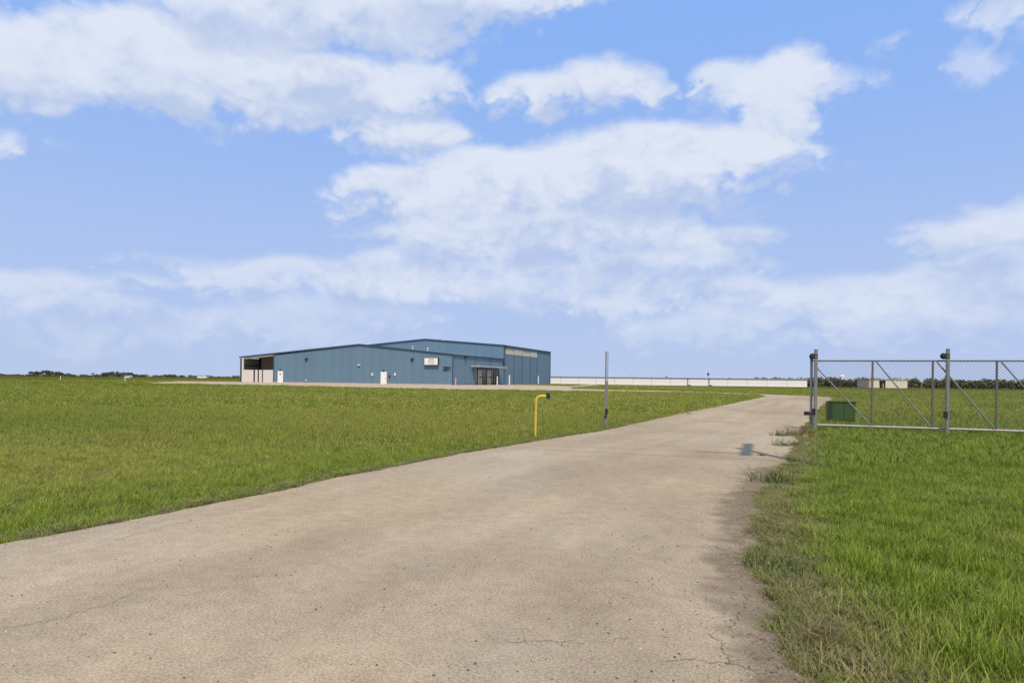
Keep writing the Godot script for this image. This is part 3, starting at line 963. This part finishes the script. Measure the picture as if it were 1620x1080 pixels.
func make_receiver() -> void:
	var o := thing("latch_post", at(958.8, 674.5), -deg_to_rad(YAW) + 0.0, "tall slotted grey steel latch post beside the left edge of the driveway", "post")
	for s in [[-0.030, 0.024], [0.036, 0.012]]:
		rod("pipe", M.galvanised, o, Vector3(s[0], -0.05, 0), Vector3(s[0] + 0.005, 2.52, 0), s[1], 12)
	box("web", M.galvanised, o, Vector3(0.008, 0.75, 0), Vector3(0.06, 1.55, 0.012))
	box("latch_plate", M.black, o, Vector3(0.02, 0.52, 0.02), Vector3(0.07, 0.16, 0.05))
	box("latch_plate", M.black, o, Vector3(0.0, 0.38, 0.02), Vector3(0.05, 0.22, 0.04), Vector3(0, 0, -0.25))

func make_pedestal() -> void:
	var p := at(846.8, 692.0)
	var o := thing("keypad_pedestal", p, 0.0, "bent yellow pipe pedestal with black keypad box in the grass", "pedestal")
	var pts := PackedVector3Array([Vector3(0, -0.1, 0), Vector3(0.005, 0.5, 0), Vector3(0.012, 0.97, 0)])
	for i in range(1, 9):
		var a := PI / 2 * i / 8.0
		pts.append(Vector3(0.012 + 0.13 * (1.0 - cos(a)), 0.97 + 0.13 * sin(a), 0))
	pts.append(Vector3(0.28, 1.10, 0.0))
	put("pipe", tubes([[pts, 0.031]], 16), M.yellow_paint, o)
	var k := box("keypad_box", M.black, o, Vector3(0.325, 1.10, 0.0), Vector3(0.09, 0.145, 0.13))
	box("hood", M.dark_metal, k, Vector3(0.01, 0.082, 0), Vector3(0.10, 0.015, 0.14))
	box("keys", M.dark_metal, k, Vector3(0.05, -0.01, 0), Vector3(0.012, 0.09, 0.09))

func make_cabinet() -> void:
	var p := at(1331, 670)
	var o := thing("utility_cabinet", p, -0.1, "dark green metal cabinet on short legs behind the gate", "cabinet")
	box("body", M.green_enamel, o, Vector3(0, 0.47, 0), Vector3(0.86, 0.72, 0.5))
	box("lid", M.green_enamel, o, Vector3(0, 0.845, 0.01), Vector3(0.92, 0.03, 0.56))
	box("door", M.green_enamel, o, Vector3(-0.2, 0.47, 0.262), Vector3(0.38, 0.64, 0.02))
	box("door", M.green_enamel, o, Vector3(0.2, 0.47, 0.262), Vector3(0.38, 0.64, 0.02))
	for x in [-0.39, 0.39]:
		for z in [-0.2, 0.2]:
			box("leg", M.green_enamel, o, Vector3(x, 0.05, z), Vector3(0.06, 0.14, 0.06))
	box("side_guard", M.green_enamel, o, Vector3(-0.58, 0.42, 0.1), Vector3(0.035, 0.84, 0.035))
	box("guard_rail", M.green_enamel, o, Vector3(-0.5, 0.78, 0.1), Vector3(0.16, 0.03, 0.03))

# ------------------------------------------------------------------ the power line beside the street, seen only by its shadow
func make_power_line() -> void:
	var u := Vector3(-sin(deg_to_rad(SUN_AZ)), 0, -cos(deg_to_rad(SUN_AZ)))    # where shadows point
	var k := 9.0
	var top := k * tan(deg_to_rad(SUN_EL))
	var foot := at(1173, 711) - u * k
	var along := gate_dir
	var across := Vector3(-along.z, 0, along.x)
	var labels := ["tall slim utility pole with crossarm standing in the right verge", "slim utility pole carrying the wires far along the street to the left", "slim utility pole carrying the wires far along the street to the right"]
	var spots := [foot, foot - along * 58.0, foot + along * 58.0]
	for i in 3:
		var o := thing("utility_pole", spots[i], -deg_to_rad(YAW), labels[i], "utility pole", "utility poles along the street")
		put("pole", tubes([[PackedVector3Array([Vector3(0, -0.3, 0), Vector3(0, top - 4.2, 0), Vector3(0, top - 3.8, 0), Vector3(0, top + 0.25, 0)]), PackedFloat32Array([0.05, 0.05, 0.10, 0.09])]], 12), M.pole_wood, o)
		box("crossarm", M.pole_wood, o, Vector3(0.12, top, 0), Vector3(0.20, 0.14, 2.9))
		for z in [-1.3, 0.0, 1.3]:
			put("insulator", lathe(PackedVector2Array([Vector2(0.03, 0), Vector2(0.06, 0.05), Vector2(0.05, 0.12), Vector2(0.001, 0.16)]), 10), M.grey_fascia, o).position = Vector3(0.12, top + 0.07, z)
		var cut := box("cutout_switch", M.dark_metal, o, Vector3(-0.45, top - 0.1, 1.0), Vector3(0.9, 0.07, 0.07))
		rod("arm", M.dark_metal, cut, Vector3(0.3, 0, 0), Vector3(0.55, 0.08, 0.0), 0.03, 6)
	for w in [[-1.3, top + 0.24, 0.012, "bare power wire on the crossarm's far end"], [0.0, top + 0.24, 0.012, "bare power wire on the crossarm's middle pin"], [1.3, top + 0.24, 0.012, "bare power wire on the crossarm's near end"], [0.16, 9.6, 0.02, "thick communication cable low on the utility poles"]]:
		var pts := PackedVector3Array()
		for j in range(-24, 25):
			var s := 58.0 * j / 24.0
			var f := absf(s) / 58.0
			pts.append(foot + along * (s + 0.12) + across * w[0] + Vector3(0, w[1] - 2.2 * f * (1.0 - f), 0))
		tag(put("power_wire", tubes([[pts, w[2]]], 5), M.wire), w[3], "wire")

# ------------------------------------------------------------------ far things
func make_white_hangar() -> void:
	var a := Vector3(16.0, 0, -352)
	var e := Vector3(142.0, 0, -328)
	var dir := (e - a).normalized()
	var o := thing("white_hangar_row", a, atan2(-dir.z, dir.x), "very long low white hangar row with grey roof edge", "building")
	var length := a.distance_to(e)
	var h := 3.65
	box("wall_core", M.white_paint, o, Vector3(length / 2, h / 2, -6.2), Vector3(length, h, 12.0))
	put("roof", slab(PackedVector2Array([Vector2(-0.4, h), Vector2(length + 0.4, h), Vector2(length + 0.4, h + 0.32), Vector2(-0.4, h + 0.32)]), 0.3, -12.6), M.roof_metal, o)
	var n := 14
	for i in n:
		var w := length / n
		for r in 2:
			box("door_panel", M.white_paint, o, Vector3((i + 0.5) * w, h * (0.25 + 0.5 * r), -0.15), Vector3(w - 0.22, h * 0.5 - 0.16, 0.1))
		box("jamb", M.grey_fascia, o, Vector3((i + 1) * w - 0.02, h / 2, -0.17), Vector3(0.12, h, 0.04))
	for x in [0.565, 0.645]:
		box("downpipe", M.dark_metal, o, Vector3(length * x, h / 2, 0.0), Vector3(0.3, h, 0.2))
		box("splash_block", M.dark_metal, o, Vector3(length * x + 0.6, 0.2, 0.5), Vector3(1.4, 0.5, 0.9))
	for x in [0.348, 0.362]:
		box("roof_vent", M.grey_fascia, o, Vector3(length * x, h + 0.8, -6), Vector3(0.7, 1.6, 0.7))

func make_shed() -> void:
	var o := thing("storage_shed", Vector3(180.0, 0, -344), 0.12, "beige metal shed with open bay in front of the dark shrubs", "building")
	var h := 4.1
	box("back_wall", M.cream_metal, o, Vector3(10.5, h / 2, -9.0), Vector3(21.0, h, 0.2))
	box("front_wall", M.cream_metal, o, Vector3(4.0, h / 2, 0), Vector3(3.1, h, 0.2))
	box("front_wall", M.cream_metal, o, Vector3(15.0, h / 2, 0), Vector3(12.0, h, 0.2))
	box("side_wall", M.cream_metal, o, Vector3(20.9, h / 2, -4.5), Vector3(0.2, h, 8.8))
	box("side_wall", M.taupe_liner, o, Vector3(0.1, h / 2, -4.5), Vector3(0.2, h, 8.8))
	box("front_wall", M.taupe_liner, o, Vector3(1.2, h / 2, -0.05), Vector3(2.3, h, 0.15))
	box("bay_wall", M.taupe_liner, o, Vector3(7.3, h / 2, -1.2), Vector3(3.6, h, 0.2))
	box("door", M.black, o, Vector3(7.4, h * 0.42, -1.05), Vector3(1.5, h * 0.8, 0.15))
	box("roof", M.taupe_liner, o, Vector3(10.5, h + 0.15, -4.5), Vector3(21.6, 0.3, 9.8))

func leaf_mass(spots: Array, seed_: int, tone: Color) -> ArrayMesh:     # leaf clumps spread through ellipsoids: [centre, radii, how many, leaf size]
	rng.seed = seed_
	var v := PackedVector3Array()
	var c := PackedColorArray()
	var idx := PackedInt32Array()
	for s in spots:
		for i in s[2]:
			var d := Vector3(rng.randfn(), rng.randfn(), rng.randfn()).normalized() * pow(rng.randf(), 0.45)
			var p: Vector3 = s[0] + d * s[1] * rng.randf_range(0.8, 1.1)
			p.y = maxf(p.y, s[3] * rng.randf_range(0.1, 0.5))
			var q := Basis(Vector3(rng.randfn(), rng.randfn(), rng.randfn()).normalized(), rng.randf() * TAU).scaled(Vector3.ONE * s[3] * rng.randf_range(0.6, 1.3))
			var t := tone * rng.randf_range(0.7, 1.35)
			if rng.randf() < 0.12: t = t.lerp(Color(0.16, 0.13, 0.06), 0.5)
			t.a = 1.0
			var f := v.size()
			v.append_array([p + q * Vector3(-0.5, 0, 0), p + q * Vector3(0, 0.15, 0.5), p + q * Vector3(0.55, 0, 0.1), p + q * Vector3(0.05, 0.1, -0.5)])
			for k in 4: c.append(t)
			idx.append_array([f, f + 1, f + 2, f, f + 2, f + 3])
	return array_mesh(v, idx, PackedVector3Array(), c)

func tree(p: Vector3, h: float, wide: float, seed_: int, label: String, group: String) -> void:
	var o := thing("tree", p, 0.0, label, "tree", group)
	rng.seed = seed_
	var list := [[PackedVector3Array([Vector3(0, -0.2, 0), Vector3(0.1, h * 0.25, 0), Vector3(0.0, h * 0.6, 0.1)]), PackedFloat32Array([h * 0.035, h * 0.028, h * 0.015])]]
	for i in 4:
		var a := rng.randf() * TAU
		list.append([PackedVector3Array([Vector3(0.08, h * 0.25, 0), Vector3(cos(a) * wide * 0.25, h * 0.5, sin(a) * wide * 0.25), Vector3(cos(a) * wide * 0.4, h * 0.7, sin(a) * wide * 0.4)]), PackedFloat32Array([h * 0.02, h * 0.014, h * 0.006])])
	put("trunk", tubes(list, 6), M.bark, o)
	var lobes := []
	for i in 8:
		var a := TAU * i / 8.0 + rng.randf()
		var r := rng.randf_range(0.15, 0.36) * wide
		lobes.append([Vector3(cos(a) * r, h * rng.randf_range(0.38, 0.78), sin(a) * r), Vector3(wide * 0.2, h * rng.randf_range(0.14, 0.24), wide * 0.2), 130, h * 0.075])
	put("crown", leaf_mass(lobes, seed_ + 1, Color(0.075, 0.095, 0.038)), M.leaves, o)

func hedge(called: String, label: String, a: Vector3, b: Vector3, hmin: float, hmax: float, step: float, per: int, leaf: float, seed_: int, tone: Color) -> void:
	rng.seed = seed_
	var lobes := []
	var n := int(a.distance_to(b) / step)
	for i in n + 1:
		var p := a.lerp(b, float(i) / n) + Vector3(rng.randf_range(-1, 1) * step * 0.4, 0, rng.randf_range(-1, 1) * step * 1.5)
		var h := lerpf(hmin, hmax, clampf(0.5 + 0.9 * patch.get_noise_2d(p.x * 1.5, 7.0) + rng.randf_range(-0.3, 0.3), 0.0, 1.0))
		lobes.append([p + Vector3(0, h * 0.45, 0), Vector3(maxf(step * rng.randf_range(0.7, 1.2), h * 0.4), h * 0.55, maxf(step * 0.9, h * 0.4)), per, leaf])
	tag(put(called, leaf_mass(lobes, seed_ + 1, tone), M.leaves), label, "shrubs", "", "stuff")

func make_far() -> void:
	make_white_hangar()
	make_shed()
	hedge("shrub_belt", "dense dark shrubs along the field edge behind the beige shed", Vector3(138, 0, -385), Vector3(420, 0, -372), 4.6, 6.2, 1.7, 300, 0.8, 300, Color(0.135, 0.152, 0.070))
	hedge("shrub_belt", "low dark scrub line on the far left of the field", Vector3(-760, 0, -800), Vector3(-480, 0, -800), 1.4, 3.2, 5.0, 90, 1.2, 310, Color(0.090, 0.108, 0.045))
	hedge("shrub_belt", "thin distant line of trees beyond the left field", Vector3(-1050, 0, -1500), Vector3(-420, 0, -1500), 2.0, 7.0, 9.0, 60, 2.4, 320, Color(0.090, 0.108, 0.045))
	hedge("shrub_belt", "hazy distant wood line behind the dark shrubs", Vector3(250, 0, -1200), Vector3(1250, 0, -1150), 5.0, 12.0, 14.0, 60, 3.2, 330, Color(0.115, 0.135, 0.058))
	# dry strip before the shrubs
	var strip := PackedVector2Array([Vector2(20, -322), Vector2(140, -310), Vector2(420, -318), Vector2(420, -372), Vector2(150, -372), Vector2(20, -348)])
	tag(put("dry_strip", drape(strip, 12.0, 0.05, func(x, z): return Color(0.24, 0.185, 0.105).lerp(Color(0.17, 0.165, 0.06), clampf(0.4 + 1.2 * patch.get_noise_2d(x, z * 2.0), 0.0, 1.0))), M.field), "strip of dry brown earth before the dark shrubs", "ground", "", "structure")
	# trees on the left horizon
	var spots := [[52, 7.5, 9.0], [60, 7.0, 9.0], [72, 8.6, 10.0], [77, 8.2, 9.0], [86, 6.2, 8.0], [93, 7.0, 8.0], [98, 5.6, 7.0], [164, 6.4, 8.0], [170, 7.4, 9.0], [179, 8.0, 10.0], [188, 7.0, 9.0], [198, 7.4, 10.0], [206, 7.0, 9.0], [212, 5.2, 8.0], [221, 4.6, 9.0], [226, 4.4, 7.0], [252, 3.4, 7.0], [265, 5.0, 8.0], [273, 5.2, 8.0]]
	for i in spots.size():
		var s = spots[i]
		var z := 700.0 + 13.0 * ((i * 5) % 4)
		var label: String = ["leafy tree in the clump farthest from the blue building", "broad dark tree in the clump beside the small white house", "small round tree standing between the white house and the blue building"][0 if s[0] < 110 else 1 if s[0] < 240 else 2]
		tree(Vector3((s[0] - 810.0) / FOCAL * z, 0, -z), s[1] * 0.88, s[2], 400 + i * 3, label, ["trees of the first clump on the horizon", "trees of the second clump on the horizon", "small trees on the horizon"][0 if s[0] < 110 else 1 if s[0] < 240 else 2])
	# a small white house below them
	var o := thing("small_house", Vector3((203 - 810.0) / FOCAL * 660.0, 0, -660), 0.0, "tiny white house at the foot of the distant trees", "house")
	box("wall", M.white_paint, o, Vector3(0, 0.8, 0), Vector3(4.2, 1.6, 5.0))
	put("roof", slab(PackedVector2Array([Vector2(-2.4, 1.58), Vector2(2.4, 1.58), Vector2(1.2, 2.3), Vector2(-1.2, 2.3)]), 2.9, -2.9), M.grey_fascia, o)
	# windsock
	var z := 420.0
	o = thing("windsock", Vector3((147.5 - 810.0) / FOCAL * z, 0, -z), 0.0, "brownish windsock on a thin pole beside the distant trees", "windsock")
	rod("pole", M.grey_fascia, o, Vector3(0, -0.2, 0), Vector3(0, 3.1, 0), 0.07, 8)
	put("sock", tubes([[PackedVector3Array([Vector3(0.1, 2.85, 0), Vector3(-0.9, 2.95, 0), Vector3(-1.9, 2.7, 0)]), PackedFloat32Array([0.42, 0.34, 0.2])]], 10), M.windsock, o)
	# white marker posts in the field
	for s in [[95, 602.8, 1.35, "short leaning white marker post in the far left field"], [197.3, 608.8, 1.45, "taller white marker post in the field left of the blue building"]]:
		var p := at(s[0], s[1])
		o = thing("marker_post", p, 0.0, s[3], "post")
		put("stake", tubes([[PackedVector3Array([Vector3(0.03, -0.1, 0), Vector3(-0.04, s[2] - 0.08, 0), Vector3(-0.045, s[2], 0)]), PackedFloat32Array([0.085, 0.085, 0.05])]], 10), M.white_paint, o)
		put("sleeve", tubes([[PackedVector3Array([Vector3(-0.01, s[2] * 0.55, 0), Vector3(-0.04, s[2] * 0.86, 0)]), 0.1]], 10), M.off_white, o)
	# water tower
	z = 1500.0
	o = thing("water_tower", Vector3((1332.5 - 810.0) / FOCAL * z, 0, -z), 0.0, "slim white water tower behind the shrubs beyond the gate", "water tower")
	put("column", tubes([[PackedVector3Array([Vector3(0, 0, 0), Vector3(0, 16.5, 0)]), PackedFloat32Array([4.4, 4.2])]], 16), M.white_paint, o)
	put("tank", lathe(PackedVector2Array([Vector2(4.2, 16.5), Vector2(5.0, 18.0), Vector2(5.0, 20.5), Vector2(3.4, 22.0), Vector2(0.01, 22.6)]), 18), M.white_paint, o)
	# mast with a round head behind the white hangars
	z = 380.0
	o = thing("beacon_mast", Vector3((1120.5 - 810.0) / FOCAL * z, 0, -z), 0.0, "thin mast with dark round head above the white hangars", "mast")
	rod("mast", M.dark_metal, o, Vector3(0, -0.2, 0), Vector3(0, 7.0, 0), 0.07, 8)
	put("head", lathe(PackedVector2Array([Vector2(0.1, 5.4), Vector2(0.5, 6.0), Vector2(0.62, 6.5), Vector2(0.4, 7.1), Vector2(0.001, 7.3)]), 12), M.dark_metal, o)
	# pale farm buildings far off
	for s in [[1362, 1000.0, 12.0, 6.5, "pale distant farm building beside the beige shed"], [1522, 1000.0, 9.0, 8.0, "pale distant roof showing above the dark shrubs"], [320, 1100.0, 14.0, 3.0, "long pale distant building beyond the left field"]]:
		o = thing("farm_building", Vector3((s[0] - 810.0) / FOCAL * s[1], 0, -s[1]), 0.1, s[4], "building")
		box("wall", M.white_paint, o, Vector3(0, s[3] / 2, 0), Vector3(s[2], s[3], 8))
		put("roof", slab(PackedVector2Array([Vector2(-s[2] / 2 - 0.4, s[3]), Vector2(s[2] / 2 + 0.4, s[3]), Vector2(0, s[3] + 1.4)]), 4.4, -4.4), M.grey_fascia, o)

# ------------------------------------------------------------------ small things on the ground
func scatter(called: String, label: String, category: String, mesh: Mesh, material: Material, items: Array) -> void:
	var mm := MultiMesh.new()
	mm.transform_format = MultiMesh.TRANSFORM_3D
	mm.use_colors = true
	mm.mesh = mesh
	mm.instance_count = items.size()
	for i in items.size():
		mm.set_instance_transform(i, items[i][0])
		mm.set_instance_color(i, items[i][1])
	var o := MultiMeshInstance3D.new()
	o.multimesh = mm
	o.material_override = material
	o.name = numbered(called)
	add_child(o)
	tag(o, label, category, "", "stuff")

func stone() -> ArrayMesh:
	rng.seed = 55
	var v := PackedVector3Array()
	var idx := PackedInt32Array()
	for i in 5:
		for k in 7:
			var a := PI * i / 4.0
			var b := TAU * k / 7.0
			v.append(Vector3(sin(a) * cos(b), cos(a) * 0.6, sin(a) * sin(b)) * rng.randf_range(0.8, 1.15))
	for i in 4:
		for k in 7:
			var a := i * 7 + k
			var b := i * 7 + (k + 1) % 7
			idx.append_array([a, b, a + 7, b, b + 7, a + 7])
	return array_mesh(v, idx)

func make_litter() -> void:
	rng.seed = 900
	var items := []
	for i in 3800:
		var d := 3.0 + 13.0 * pow(rng.randf(), 1.6)
		var l := left_edge(d)
		var r := right_edge(d)
		var t := rng.randf()
		if rng.randf() < 0.45: t = 1.0 - absf(rng.randfn()) * 0.10
		elif rng.randf() < 0.2: t = absf(rng.randfn()) * 0.02
		var x := lerpf(l, r, t)
		var s := 0.003 + 0.0065 * pow(rng.randf(), 4.0)
		var b := Basis(Vector3.UP, rng.randf() * TAU).scaled(Vector3(s, s * 0.8, s * rng.randf_range(0.6, 1.0)))
		var c := Color(0.09, 0.075, 0.06) if rng.randf() < 0.72 else Color(0.42, 0.36, 0.29) if rng.randf() < 0.85 else Color(0.60, 0.54, 0.46)
		items.append([Transform3D(b, Vector3(x, 0.02 + s * 0.2, -d)), c])
	scatter("gravel", "loose stone chips scattered over the driveway", "gravel", stone(), M.pebble, items)
	# dead stalks and straw along the right verge and on the shoulder near the gate
	items = []
	for i in 900:
		var d := 2.8 + 19.0 * pow(rng.randf(), 1.5)
		var x := right_edge(d) + rng.randfn() * 0.16 - 0.02
		if i % 9 == 0: x = left_edge(d) + rng.randfn() * 0.08
		var s := rng.randf_range(0.03, 0.11)
		var b := Basis(Vector3.UP, rng.randf() * TAU) * Basis(Vector3.RIGHT, rng.randf_range(-0.3, 0.1))
		items.append([Transform3D(b.scaled_local(Vector3(1, 1, s)), Vector3(x, 0.028, -d)), Color(0.34, 0.27, 0.14) if rng.randf() < 0.35 else Color(0.14, 0.10, 0.06) if rng.randf() < 0.5 else Color(0.26, 0.19, 0.10)])
	scatter("straw", "dry straw and dead stalks along the driveway's edges", "straw", tubes([[PackedVector3Array([Vector3(0, 0, -0.5), Vector3(0.0, 0.004, 0), Vector3(0, 0, 0.5)]), 0.0016]], 4), M.pebble, items)
	# small clover flowers in the lush grass
	items = []
	for i in 900:
		var d := 4.0 + 20.0 * rng.randf()
		var x := right_edge(d) + 0.8 + rng.randf() * (0.4 * d + 2.0)
		if i % 4 == 0: x = left_edge(d) - 0.6 - rng.randf() * (0.6 * d)
		var s := rng.randf_range(0.004, 0.008)
		items.append([Transform3D(Basis().scaled(Vector3(s, s, s)), Vector3(x, rng.randf_range(0.08, 0.14), -d)), Color(0.42, 0.42, 0.20)])
	scatter("clover_flowers", "tiny pale clover heads among the grass", "flowers", stone(), M.pebble, items)

func weed(p: Vector3, scale_: float, tone: Color, label: String, seed_: int) -> void:
	var m: ArrayMesh = tuft(seed_, 150, 0.17, 0.04, 0.15, 0.006, 1.6)
	var o := thing("weed_clump", p, seed_, label, "weed", "weeds growing on the driveway's shoulder")
	var f := put("blades", m, M.grass.duplicate(), o)
	(f.material_override as StandardMaterial3D).albedo_color = tone.linear_to_srgb()
	f.scale = Vector3(scale_ * 1.3, scale_, scale_)
	put("crown", leaf_mass([[Vector3(0, 0.02, 0), Vector3(0.1, 0.025, 0.08) * scale_, 60, 0.03]], seed_, tone), M.leaves, o)

func make_weeds() -> void:
	var green := Color(0.13, 0.165, 0.045)
	var straw := Color(0.24, 0.165, 0.08)
	var list := [[1236, 690, 1.7, green, "green weed tuft on the bare shoulder before the gate post"], [1243, 706, 1.7, green, "low green weed mat beside the utility pole's shadow"], [1262, 689, 2.4, straw, "dry brown weed clump at the foot of the gate post"], [1232, 905, 1.3, green, "grey green weed tuft spreading over the dark soil"], [1222, 763, 1.7, green, "dark weed patch at the edge of the washed soil"], [1285, 1012, 0.7, straw, "dry weed wisps where the verge meets the pavement"], [1206, 722, 0.5, straw, "small dead weed on the pavement below the pole's shadow"], [1090, 655, 0.6, straw, "dead weed at the driveway's left edge past the latch post"]]
	for i in list.size():
		var s = list[i]
		weed(at(s[0], s[1]) + Vector3(0, 0.016, 0), s[2], s[3], s[4], 700 + i)

# ------------------------------------------------------------------
func _ready() -> void:
	var cam := Camera3D.new()
	cam.name = "camera"
	cam.projection = Camera3D.PROJECTION_FRUSTUM
	cam.near = 0.1
	cam.far = 12000.0
	cam.size = 0.1 * 1080.0 / FOCAL
	cam.frustum_offset = Vector2(0, 0.1 * (HORIZON - 540.0) / FOCAL)
	cam.position = Vector3(0, EYE, 0)
	cam.rotation.z = ROLL
	add_child(cam)
	var env := Environment.new()
	env.background_mode = Environment.BG_SKY
	var sky := Sky.new()
	var pan := PanoramaSkyMaterial.new()
	pan.panorama = ImageTexture.create_from_image(make_sky())
	sky.sky_material = pan
	env.sky = sky
	env.tonemap_mode = Environment.TONE_MAPPER_LINEAR
	env.tonemap_exposure = 1.0
	env.sdfgi_enabled = true
	env.ssao_enabled = true
	env.ssil_enabled = true
	var we := WorldEnvironment.new()
	we.name = "environment"
	we.environment = env
	add_child(we)
	var sun := DirectionalLight3D.new()
	sun.name = "sun"
	sun.light_color = Color(1.0, 0.93, 0.82)
	sun.light_energy = 1.15
	sun.light_angular_distance = 0.5
	sun.shadow_enabled = true
	var az := deg_to_rad(SUN_AZ)
	var el := deg_to_rad(SUN_EL)
	var towards := Vector3(sin(az) * cos(el), sin(el), cos(az) * cos(el))
	sun.look_at_from_position(Vector3.ZERO, -towards)
	add_child(sun)

	patch.seed = 4; patch.frequency = 0.06; patch.fractal_octaves = 4
	fine.seed = 15; fine.frequency = 0.11; fine.fractal_octaves = 3
	make_materials()
	make_ground()
	make_driveway()
	make_aprons()
	make_building()
	make_sign()
	bollard(0.75, 0.4, 1.2, 0.085, M.yellow_paint, "yellow bollard at the corner of the blue building")
	bollard(2.9, -13.2, 1.6, 0.11, M.white_paint, "white bollard before the entrance doors under the canopy")
	bollard(1.0, -24.6, 2.0, 0.13, M.white_paint, "white post at the hangar doors next to the canopy")
	bollard(0.9, -43.6, 2.0, 0.13, M.white_paint, "white post at the far end of the hangar doors")
	make_gate()
	make_gate_post(0.12, "tall galvanised gate post at the gate's leading end by the driveway")
	make_gate_post(3.78, "tall galvanised gate post along the gate amid the grass")
	make_receiver()
	make_pedestal()
	make_cabinet()
	make_power_line()
	make_far()
	make_grass()
	make_litter()
	make_weeds()
